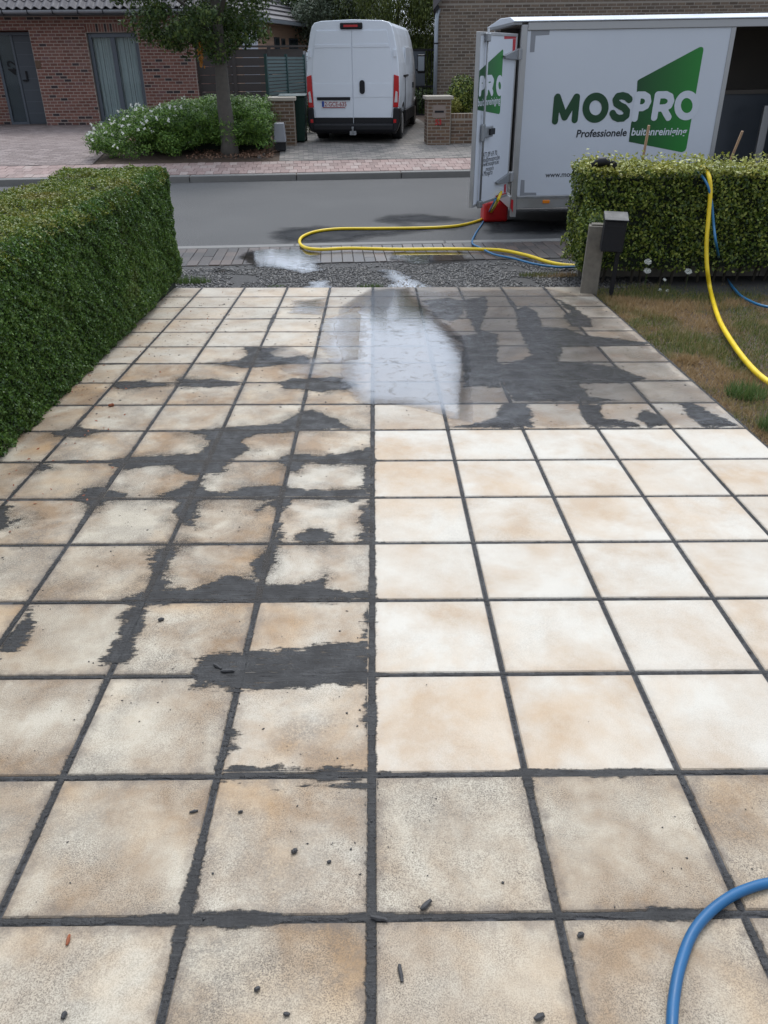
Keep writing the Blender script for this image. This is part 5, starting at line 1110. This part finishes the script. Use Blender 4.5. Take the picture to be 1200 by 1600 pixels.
e_=roofpt(.38,RL,-.03); b.add([e_,(-HL-.5,e_[1],e_[2]),(-HL-.5,e_[1]+4.7,EZ),(.38,e_[1]+4.7,EZ)],[(0,1,2,3)]); b.obj('roof_deck',M['roof_tile'],ho)
def pantile(parent,ptf,cols,rows,u0,w_,rl,cap,vis):
    V_=[];F_=[]; K=8
    for r in range(2):
        for i in range(K+1):
            t=i/K; h=.035*math.sin(t*2*math.pi)*(1 if True else 0)+.02; V_.append((t*w_*1.04,r*(rl+.03),h+(.022 if r==0 else 0)))
    for i in range(K): F_.append((i,i+1,i+K+2,i+K+1))
    for i in range(K+1): V_.append((V_[i][0],0,V_[i][2]-.02))
    nb=2*(K+1)
    for i in range(K): F_.append((nb+i,nb+i+1,i+1,i))
    me=bpy.data.meshes.new('roof_tile'); me.from_pydata(V_,[],F_); me.update(); me.materials.append(M['roof_tile'])
    its=[(c_,r) for r in range(rows) for c_ in range(cols)]
    its.sort(key=lambda q:(not vis(q),q[1])); rot=Matrix.Rotation(RP,3,'X')
    for c_,r in its[:cap]:
        o=link('roof_tile',me,parent); o.location=ptf(u0+c_*w_,r*rl); o.rotation_euler=(RP,0,0)
    b=MB()
    for c_,r in its[cap:]:
        p=Vector(ptf(u0+c_*w_,r*rl)); b.add([rot@Vector(v)+p for v in V_],F_)
    m=bpy.data.meshes.new('roof_tiling'); m.from_pydata(b.v,[],b.f); m.update(); m.materials.append(M['roof_tile']); o=link('roof_tiling',m,parent); o['kind']='stuff'
pantile(ho,lambda u,s:roofpt(u,s,0),int((HL+.8)/.22),16,-HL-.45,.22,.34,260,lambda q:0<proj(HM@Vector(roofpt(-HL-.45+q[0]*.22,q[1]*.34)))[0]<1200)
# ================================================================== GARDEN FENCE OF DARK PLANKS
def FZ(p): return p
fs=V(306,77,24.2); fe=V(476,75,24.6); L_=(fe-fs).length; ang=math.atan2(fe.y-fs.y,fe.x-fs.x)
pf=thing('plank_fence','dark weathered horizontal plank fence between the brick house and the green slat fence','fence',(fs.x,fs.y,.45),ang)
zt=fs.z-.45; nb=9; hh_=zt/nb
for bay in range(3):
    a=bay*L_/3
    b=MB(); b.box(a-.05,a+.05,-.05,.05,0,zt+.03); b.obj('post',M['wood_fence'],pf)
    for k in range(nb):
        b=MB(); b.box(a+.05,a+L_/3-.05,-.02+random.uniform(-.006,.006),.02,k*hh_+.006,(k+1)*hh_-.006); b.obj('plank',M['wood_fence'],pf)
b=MB(); b.box(-.05,L_+.05,-.06,.06,zt+.031,zt+.08); b.obj('cap_rail',M['wood_fence'],pf)
# green slat fence
gs=V(419,150,20.6); ge=V(474,83,23.4); dv2=Vector((ge.x-gs.x,ge.y-gs.y)); L_=dv2.length; ztg=V(419,87,20.6).z
gf=thing('slat_fence','dark green slat screen fence behind the left brick pillar and the green bin','fence',(gs.x,gs.y,.38),math.atan2(dv2.y,dv2.x)); H_=ztg-.38
for u in (0,L_/2,L_): b=MB(); b.box(u-.03,u+.03,-.03,.03,0,H_+.04); b.obj('post',M['green_metal'],gf)
ns_=22
for k in range(ns_):
    for a in (0,1):
        b=MB(); b.box(a*L_/2+.03,(a+1)*L_/2-.03,-.012,.012,.10+k*(H_-.1)/ns_,.10+(k+.72)*(H_-.1)/ns_); b.obj('slat',M['green_slats'],gf)
# pale fence continuing behind the van
gs2=V(476,82,23.6); g2=thing('pale_fence','pale grey slat fence behind the green screen, left of the van','fence',(gs2.x,gs2.y,.45),R(60)); H2=V(478,82,23.6).z-.45
for k in range(16): b=MB(); b.box(0,1.6,-.01,.01,.02+k*H2/16,.02+(k+.85)*H2/16); b.obj('slat',M['curtain'],g2)
for u in (0,1.6): b=MB(); b.box(u-.03,u+.03,-.03,.03,0,H2+.03); b.obj('post',M['galv'],g2)
# ================================================================== OUTBUILDING
pA=V(392,40,29); pB=V(481,56,35); oba=math.atan2(pB.y-pA.y,pB.x-pA.x); OL=math.hypot(pB.x-pA.x,pB.y-pA.y)
ob=thing('outbuilding','low outbuilding with pale brown cladding, small windows and grey roof beyond the plank fence','building',(pA.x,pA.y,.4),oba)
OM=Matrix.Translation((pA.x,pA.y,.4))@Matrix.Rotation(oba,4,'Z')
eh=max(onplane(OM,432,36)[1],2.5); print('outbuilding',OL,eh, onplane(OM,481,50))
nb=26
b=MB(); b.box(-1.5,OL,.02,.2,0,eh); b.box(OL-.2,OL,.2,5,0,eh); b.obj('wall',M['cedar'],ob)
for k in range(nb): b=MB(); b.box(-1.5,OL,-.012,.018,k*eh/nb+.006,(k+1)*eh/nb-.004); b.obj('cladding_board',M['cedar'],ob)
for px0,px1,py0,py1 in ((429,434,61,74),(440,443,63,71),(452,463,63,75),(395,398,58,76)):
    xa,za=onplane(OM,px0,py1); xb,zb2=onplane(OM,px1,py0); b=MB(); b.box(xa-.05,xb+.05,-.05,-.013,za-.05,zb2+.05); wfm=b.obj('window',M['anthracite'],ob); b=MB(); b.box(xa,xb,-.06,-.051,za,zb2); b.obj('pane',M['glass'],wfm)
b=MB(); b.prism([(-.35,eh-.05),(-.35,eh+.03),(2.6,eh+1.75),(6,eh+.03),(6,eh-.05)],lambda u,v,w_:(w_,u,v),-2.0,OL+.6); rf=b.obj('roof',M['roof_tile'],ob)
for k in range(10):
    t=k/10; b=MB(); y0_=-.35+2.95*t; z0_=eh+.03+1.72*t; b.prism([(y0_,z0_+.002),(y0_-.01,z0_+.05),(y0_+.36,z0_+.19)],lambda u,v,w_:(w_,u,v),-2.0,OL+.6); b.obj('tile_course',M['roof_tile'],rf)
b=MB(); b.box(-2.0,OL+.6,-.48,-.36,eh-.06,eh+.04); b.obj('gutter',M['zinc'],ob)
# white louvred box
pA2=V(378,73,25.6); wu=thing('outdoor_unit','white louvred box standing behind the plank fence beside the tree','air unit',(pA2.x,pA2.y,.45),R(8)); zz=V(378,48,25.6).z-.45
b=MB(); b.box(0,.45,0,.35,0,zz); b.obj('housing',M['white_panel'],wu,bevel=.01)
for k in range(6): b=MB(); z=zz-.15-k*.09; b.box(-.32,-.01,-.01,.012,z,z+.035); b.obj('louvre',M['white_panel'],wu)
b=MB(); b.box(-.36,-.33,-.02,.02,0,zz-.02); b.obj('side_post',M['white_panel'],wu)
# ================================================================== BRICK PILLARS
def pillar(name,x,y,rz,w_,z0,z1,lab,cat):
    o=thing(name,lab,cat,(x,y,0),rz); o.matrix_world=Matrix.Translation((x,y,0))@Matrix.Rotation(rz,4,'Z')
    j=-.006; b=MB(); b.box(-w_/2+j,w_/2-j,j,w_-j,z0-.1,z1); b.obj('core',M['mortar_grey'],o)
    for P0,u,nr in (((-w_/2,0,0),(1,0,0),(0,-1,0)),((w_/2,0,0),(0,1,0),(1,0,0)),((-w_/2,w_,0),(0,-1,0),(-1,0,0))):
        bricks(o,M['brick_buff'],P0,u,nr,w_,z0,z1,bl=.2,bh=.067)
    b=MB(); b.box(-w_/2-.05,w_/2+.05,-.05,w_+.05,z1+.001,z1+.07); b.obj('capstone',M['capstone'],o,bevel=.01)
    return o
pL=G(445,229,.34); zl=V(445,152,pL.y).z
pillar('brick_pillar',pL.x,pL.y,R(4),.50,.30,zl-.07,'brown brick gate pillar with pale cap and grey meter box in front, left of the van','pillar')
pR=G(685,226,.34); zr=V(685,150,pR.y).z
pr=pillar('brick_pillar',pR.x,pR.y,R(4),.50,.30,zr-.07,'brown brick gate pillar with letter slot and number 53, right of the van','pillar')
b=MB(); b.box(-.14,.14,-.016,-.0125,zr-.42,zr-.17); ml=b.obj('letter_box',M['mail_grey'],pr,bevel=.01); b=MB(); b.box(-.10,.10,-.022,-.0165,zr-.32,zr-.28); b.obj('slot',M['black'],ml)
text_obj('53',.15,M['red_patch'],pr,Matrix(((1,0,0,-.09),(0,0,-1,-.018),(0,1,0,zr-.555),(0,0,0,1))),'house_number',bold=.02)
# low wall
lw=thing('garden_wall','low brown brick garden wall with upright top course beside the number 53 pillar','wall',(pR.x+.27,pR.y+.1,0),R(4)); lw.matrix_world=Matrix.Translation((pR.x+.27,pR.y+.1,0))@Matrix.Rotation(R(4),4,'Z')
zw=V(722,177,pR.y+.1).z
b=MB(); b.box(.0,6,-.006,.2,.2,zw-.008); b.obj('core',M['mortar_grey'],lw)
bricks(lw,M['brick_buff'],(0,0,0),(1,0,0),(0,-1,0),6,.28,zw-.115,bl=.2,bh=.067,soldier=[(0,6,zw-.108,zw,.075)])
# meter box
mp_=G(438,234,.33); mb_=thing('meter_box','grey plastic meter cabinet on a dark base in front of the left brick pillar','meter box',(mp_.x,mp_.y-.05,.32),R(2)); hz_=V(438,192,mp_.y).z-.32
b=MB(); b.box(-.10,.12,-.02,.18,0,.16); b.obj('base',M['black_matt'],mb_); b=MB(); b.prism([(-.115,.161),(.135,.161),(.11,hz_),(-.09,hz_)],lambda u,v,w_:(u,w_,v),-.05,.20); b.obj('cabinet',M['grey_patch'],mb_,bevel=.015)
# green wheelie bin
wb_=thing('wheelie_bin','dark green wheelie bin half hidden behind the left brick pillar','bin',(pL.x+.18,pL.y+.75,.36),R(0)); zb3=V(466,146,pL.y+.75).z-.36
b=MB(); v=[(-.22,-.25,.04),(.22,-.25,.04),(.22,.25,.04),(-.22,.25,.04),(-.28,-.33,zb3-.06),(.28,-.33,zb3-.06),(.28,.33,zb3-.06),(-.28,.33,zb3-.06)]
b.add(v,[(0,3,2,1),(4,5,6,7),(0,1,5,4),(1,2,6,5),(2,3,7,6),(3,0,4,7)]); b.obj('body',M['green_bin'],wb_,bevel=.02)
b=MB(); b.prism([(-.36,zb3-.055),(.36,zb3-.055),(.36,zb3-.03),(.0,zb3+.0),(-.36,zb3-.03)],lambda u,v,w_:(w_,u,v),-.31,.31); b.obj('lid',M['green_bin'],wb_,bevel=.01)
for s in (-1,1): b=MB(); b.tube([(s*.24,.2,.1),(s*.19,.2,.1)],.1,14); b.obj('wheel',M['black_matt'],wb_)
# ================================================================== HOUSE 53 (gable wall)
GMx=Matrix.Translation((1.40,22.2,0))@Matrix.Rotation(R(-3.9),4,'Z')
h5=thing('gable_house','tall house with brown brick gable wall behind the trailer and the brick pillar','house',mat4=GMx); h5.matrix_world=GMx
EH=onplane(GMx,700,6)[1]; print('EH',EH); GL=11.0; GA=6.2
b=MB(); j=.012; b.prism([(-.007,.2),(GL,.2),(GL,EH),(GL/2,EH+GA),(-.007,EH)],lambda u,v,w_:(u,w_,v),-.007,.3); b.box(-.007,.3,.3,10,.2,EH); b.obj('wall',M['mortar_grey'],h5)
bricks(h5,M['brick_brown'],(0,0,0),(1,0,0),(0,-1,0),GL,.35,EH,bl=.2,bh=.067)
# courses inside the gable triangle
z=EH; k=0
mbt=[]
rest=MB()
while z<EH+GA-.15:
    ins=(z-EH)/GA*GL/2; x=ins+.08-(k%2)*.1
    while x<GL-ins-.1:
        xa,xb=max(x,ins+.06),min(x+.2,GL-ins-.06)
        if xb-xa>.04: rest.box(xa+.006,xb-.006,-.012,-.0,z+.007,z+.060)
        x+=.2
    z+=.067;k+=1
o=rest.obj('brickwork',M['brick_brown'],h5); o['kind']='stuff'
bricks(h5,M['brick_brown'],(0,10,0),(0,-1,0),(-1,0,0),10,.35,EH,bl=.2,bh=.067)
for s in (0,1):
    b=MB(); a=math.atan2(3.9,GL/2); f_=(lambda u:u) if s==0 else (lambda u:GL-u)
    b.prism([(f_(-.12),EH-.12*GA/GL*2),(f_(GL/2),EH+GA),(f_(GL/2),EH+GA+.22),(f_(-.12),EH-.12*GA/GL*2+.22)],lambda u,v,w_:(u,w_,v),-.22,10.2); b.obj('roof_slope',M['roof_tile'],h5)
b=MB(); b.tube([(-.03,-.10,.3),(-.03,-.10,EH-.45),(-.02,-.06,EH-.25),(.02,-.02,EH-.1)],.05,10); b.obj('downpipe',M['zinc'],h5,smooth=True)
for z in (1.0,2.3): b=MB(); b.tube([(-.03,-.10,z),(-.03,-.10,z+.03)],.062,10); b.obj('pipe_bracket',M['black'],h5)
b=MB(); b.tube([(-.03,-.2,EH-.08),(-.03,10,EH-.08)],.06,8); b.obj('gutter',M['black'],h5)
# iron gate between van and house
gt=V(641,80,27); gt2=V(676,80,27); ig=thing('iron_gate','dark iron garden gate with solid panel behind the van, right side','gate',(gt.x-.5,27,.4),0); GHt=gt.z-.4
b=MB(); b.box(.35,.95,-.02,.02,.9,GHt); b.obj('solid_panel',M['anthracite'],ig)
b=MB(); b.box(-.6,1.6,-.03,.03,GHt,GHt+.06); b.obj('top_rail',M['black'],ig); b=MB(); b.box(-.6,1.6,-.03,.03,.85,.90); b.obj('mid_rail',M['black'],ig)
b=MB(); b.box(-.6,1.6,-.03,.03,.08,.13); b.obj('bottom_rail',M['black'],ig)
for k in range(17): b=MB(); x=-.55+k*.13; b.box(x-.01,x+.01,-.01,.01,.13,GHt); b.obj('bar',M['black'],ig)
# ================================================================== PLANTS ON THE FAR SIDE
def blob_pts(n,c,r,sc=1.,hollow=.55,seed=0,amp=.35):
    d=RS.randn(n,3); d/=np.linalg.norm(d,axis=1)[:,None]; q=hollow+(1-hollow)*RS.rand(n)**.6
    bumpf=1+amp*2*fbm(d[:,0]*2.2*sc+seed+d[:,2]*1.3,d[:,1]*2.2*sc+seed*2+d[:,2]*1.7,3)
    return np.array(c)+d*q[:,None]*bumpf[:,None]*np.array(r),d
def clump_tree(name,lab,cat,x,y,z0,c,r,nclump,npc,ls,mat,trunk_r,trunk_h,group=None,clump=.45,droop=None,seed=1,limbs=6,asp=.5):
    o=thing(name,lab,cat,(x,y,z0),0,group); rs=random.Random(seed)
    P=[];N=[]
    for i in range(nclump):
        a=RS.randn(3); a/=np.linalg.norm(a); q=(.35+.65*rs.random()**.5); cc=np.array(c)+a*q*np.array(r); k=npc
        d=RS.randn(k,3); d/=np.linalg.norm(d,axis=1)[:,None]; s_=clump*rs.uniform(.6,1.3)
        p=cc+d*(RS.rand(k)**.4)[:,None]*np.array([s_,s_,s_*(.7 if droop is None else 1.6)]); P.append(p); N.append(d+np.array([0,0,.4]))
    P=np.concatenate(P);N=np.concatenate(N); leaves('crown',P,N,RS.uniform(ls*.6,ls*1.3,len(P)),mat,o,flat=.5,asp=asp,droop=droop)
    if trunk_r:
        b=MB(); pts=[(0,0,-.1),(.02,0,.3),(-.01,0,trunk_h*.5),(.02,.01,trunk_h),(0,0,c[2]),(.1,0,c[2]+r[2]*.6)]
        b.tube(pts,[trunk_r*1.5,trunk_r*1.12,trunk_r*.92,trunk_r*.70,trunk_r*.5,trunk_r*.15],14)
        b.obj('trunk',M['trunk'],o,smooth=True)
        for i in range(limbs):
            a=i*2.4+seed; h=trunk_h*(.95+.12*i); e2=(math.cos(a)*r[0]*.7,math.sin(a)*r[1]*.7,c[2]+r[2]*.3*math.sin(i)); b=MB()
            b.tube([(0,0,h),((e2[0])*.4,(e2[1])*.4,h+(e2[2]-h)*.55),e2],[trunk_r*.4,trunk_r*.25,trunk_r*.06],8); b.obj('limb',M['trunk'],o,smooth=True)
    return o
tp=G(359,247,.22)
st=clump_tree('street_tree','street tree with pale grey trunk and dense dark crown in front of the juniper bed','tree',tp.x,tp.y,.2,(-.35,.2,3.05),(1.6,1.5,1.2),135,240,.075,M['leaf_tree'],.15,2.2,clump=.38,seed=3,limbs=9)
P=RS.rand(900,3)*[.9,.6,.55]+[-.45,-.4,1.72]; k=(np.abs(P[:,0])+(.55-(P[:,2]-1.72))*.9)<.62; P=P[k]; leaves('low_foliage',P,np.tile([0,-.5,.6],(len(P),1)),.07,M['leaf_tree'],st)
P=RS.rand(60,3)*[.10,.1,.42]+[-.36,-.38,1.66]; leaves('orange_leaves',P,np.tile([0,-.8,.2],(len(P),1)),.06,M['leaf_orange'],st,droop=(0,0,-1))
# juniper bed with white roses
x0,_ ,_z=V(165,215,18.6); x1=V(425,215,18.8).x
jn=thing('juniper_bush','wide low green juniper bush behind the street tree','bush',((x0+x1)/2,18.6,.25)); Ps=[];Ns=[]
ztop=V(330,152,19.4).z
for i in range(470):
    x=random.uniform(x0+.9,x1); y=random.uniform(17.75,19.9); t=(x-x0)/(x1-x0); zc=.22+(ztop-.24)*min(1,(.6+.7*t))*(1-((y-19.2)/1.6)**2*.30)*random.uniform(.35,1.0)
    k=190; d=RS.randn(k,3); d/=np.linalg.norm(d,axis=1)[:,None]; Ps.append(np.array([x,y,zc])+d*(RS.rand(k)**.5)[:,None]*[.26,.2,.13]); Ns.append(d+[0,-.2,.6])
P=np.concatenate(Ps); P[:,2]=np.maximum(P[:,2],.2); leaves('foliage',loc(P,jn),np.concatenate(Ns),RS.uniform(.04,.10,len(P)),M['leaf_juniper'],jn,asp=.22,flat=.4)
b=MB(); b.box(x0+1.0-jn.location.x,x1-.15-jn.location.x,-.2,1.2,-.1,.55); b.obj('core',M['core'],jn)
rs_=thing('rose_bush','loose green bush with many small white flowers at the left of the bed','rose bush',(x0+.9,18.6,.25)); Ps=[];Ns=[];Fp=[]
for i in range(150):
    x=random.uniform(x0,x0+1.9); t=(x-x0)/1.9; y=random.uniform(17.35,19.0); hm=(.50+.58*math.sqrt(max(t,0))); zc=.25+hm*random.uniform(.15,1)*(1-((y-18.5)/1.4)**2*.5)
    k=170; d=RS.randn(k,3); d/=np.linalg.norm(d,axis=1)[:,None]; Ps.append(np.array([x,y,zc])+d*(RS.rand(k)**.5)[:,None]*[.2,.17,.13]); Ns.append(d+[0,-.2,.5])
    if zc>.25+hm*.45 or random.random()<.25: Fp.append((x+random.uniform(-.1,.1),y-.16-random.uniform(0,.1),zc+random.uniform(.0,.16)))
P=np.concatenate(Ps); leaves('foliage',loc(P,rs_),np.concatenate(Ns),RS.uniform(.03,.06,len(P)),M['leaf_juniper'],rs_,asp=.5,flat=.6)
fl=[];fn_=[]
for p in Fp[:150]:
    k=5; fl.append(np.array(p)+RS.randn(k,3)*.014); fn_.append(np.tile([0,-.8,.5],(k,1)))
leaves('flowers',loc(np.concatenate(fl),rs_),np.concatenate(fn_),.042,M['petal'],rs_,asp=.9,flat=.4)
# bed kerb and mulch
kb=tag(thing('bed_edging','dark concrete edging in front of the planting bed','edging',(0,0,0)),None); 
a_=G(152,246,.16); b_=G(318,247,.16); c_=G(408,250,.2); d_=G(424,229,.33)
b=MB()
def wallseg(b,p,q,h,t,z): 
    dd_=(q-p); dd_.z=0; u=dd_.normalized(); n_=Vector((-u.y,u.x,0))*t
    v=[p,q,q+n_,p+n_]; b.add([(w.x,w.y,z) for w in v]+[(w.x,w.y,z+h) for w in v],[(0,3,2,1),(4,5,6,7),(0,1,5,4),(1,2,6,5),(2,3,7,6),(3,0,4,7)])
wallseg(b,a_,b_,.17,.08,.10); b.obj('kerb_piece',M['anthracite'],kb)
b=MB(); wallseg(b,b_+Vector((.05,-.1,0)),c_,.06,.08,.17); b.obj('kerb_piece',M['kerb'],kb)
b=MB(); wallseg(b,c_,d_,.08,.07,.2); b.obj('kerb_piece',M['kerb'],kb)
b=MB(); q=[Vector((a_.x+.05,a_.y+.06,.262)),Vector((b_.x,b_.y+.06,.262)),Vector((c_.x,c_.y,.27)),Vector((d_.x,d_.y,.385)),Vector((d_.x,20.6,.43)),Vector((a_.x+.3,20.6,.43))]; b.add(q,[tuple(range(6))]); tag(b.obj('planting_bed',M['bark_mulch']),kind='structure')
n=900; X=RS.uniform(b_.x-.1,c_.x+.3,n); Y=RS.uniform(17.2,18.6,n); P=np.array([X,Y,.275+RS.rand(n)*.05+(Y-17.3)*.03]).T; tag(leaves('bark_chips',P,np.tile([0,0,1.],(n,1)),RS.uniform(.03,.08,n),M['bark_mulch'],None,asp=.4,flat=.5),'brown bark mulch around the street tree','mulch')
# shrubs behind the low wall
def bush(name,lab,cat,px,py0,py1,D,w_,mat,n=2600,ls=.06):
    top=V(px,py0,D).z; bot=V(px,py1,D).z; x=V(px,(py0+py1)/2,D).x; o=thing(name,lab,cat,(x,D,bot-.2))
    P,N=blob_pts(n,(0,0,(top-bot)/2+.2),(w_/2,w_/2.4,(top-bot)/2),hollow=.45,seed=px*.01); leaves('foliage',P,N+[0,-.1,.3],RS.uniform(ls*.6,ls*1.2,n),mat,o,flat=.6)
    b=MB(); b.tube([(0,0,-.2),(.02,0,(top-bot)*.6)],[.02,.008],6); b.obj('stem',M['twig'],o); return o
bush('shrub','dark green rounded shrub behind the low brick wall beside the trailer door','shrub',722,116,182,20.6,.75,M['leaf_privet'],4200,.06)
bush('shrub','small yellow green shrub right behind the number 53 pillar','shrub',711,152,180,20.2,.30,M['leaf_yellow'],1200,.045)
for k,px in enumerate((655,640,668)): bush('ivy_bush',['dark green bush behind the iron gate, middle one','dark green bush behind the iron gate, nearest the van','dark green bush behind the iron gate, nearest the downpipe'][k],'bush',px,140,200,28+k*.4,1.0,M['leaf_far'],2600,.09)
bush('ivy_bush','dark green climber at the foot of the pale fence left of the van','bush',482,150,205,21.5,.5,M['leaf_far'],1500,.05)
# trees behind
far=[('dense dark green broadleaf tree far behind the outbuilding roof',-5.8,37,(2.6,2.2,2.2),3.4,M['leaf_far'],.15,4),
     ('dark green tree behind the van roof, left half',-3.0,36,(1.9,1.8,2.0),3.5,M['leaf_far'],.14,5),
     ('grey green loose tree showing just above the van roof',-1.7,33.5,(1.5,1.2,1.5),2.9,M['leaf_grey'],.10,6),
     ('tree with dark crown behind the street tree at the far left',-10.5,38,(2.8,2.4,2.4),3.2,M['leaf_far'],.15,9)]
for lab,x,y,r,cz,mt_,ls,sd_ in far:
    clump_tree('background_tree',lab,'tree',x,y,.4,(0,0,cz),r,120,150,ls,mt_,.14,1.8,'trees behind the houses',clump=.6,seed=sd_,limbs=4)
for lab,x,y,sd_ in (('tall drooping willow right behind the van, left of the brick gable',.6,31,11),('drooping willow beside the brick gable wall edge',2.0,30.5,12),('drooping willow rising behind the van roof',-.6,33,13)):
    clump_tree('willow_tree',lab,'tree',x,y,.4,(0,0,2.9),(1.3,1.1,2.1),130,150,.13,M['leaf_willow'],.12,1.6,'drooping willows behind the van',clump=.42,seed=sd_,droop=(0,0,-1),limbs=4,asp=.22)
# garden hedge closing the view far behind
gh=thing('garden_hedge','dark green garden hedge closing the view far behind the gate and fences','hedge',(-2,40,.4)); P,N=box_surface(26000,-16,12,40,41,.4,2.9,{'-y':1,'+z':1}); P=wobble(P,N,.3,.9,.3)
leaves('foliage',loc(P,gh),N,RS.uniform(.12,.26,len(P)),M['leaf_far'],gh,flat=.7); b=MB(); b.box(-14,14,.15,.9,0,2.3); b.obj('core',M['core'],gh)
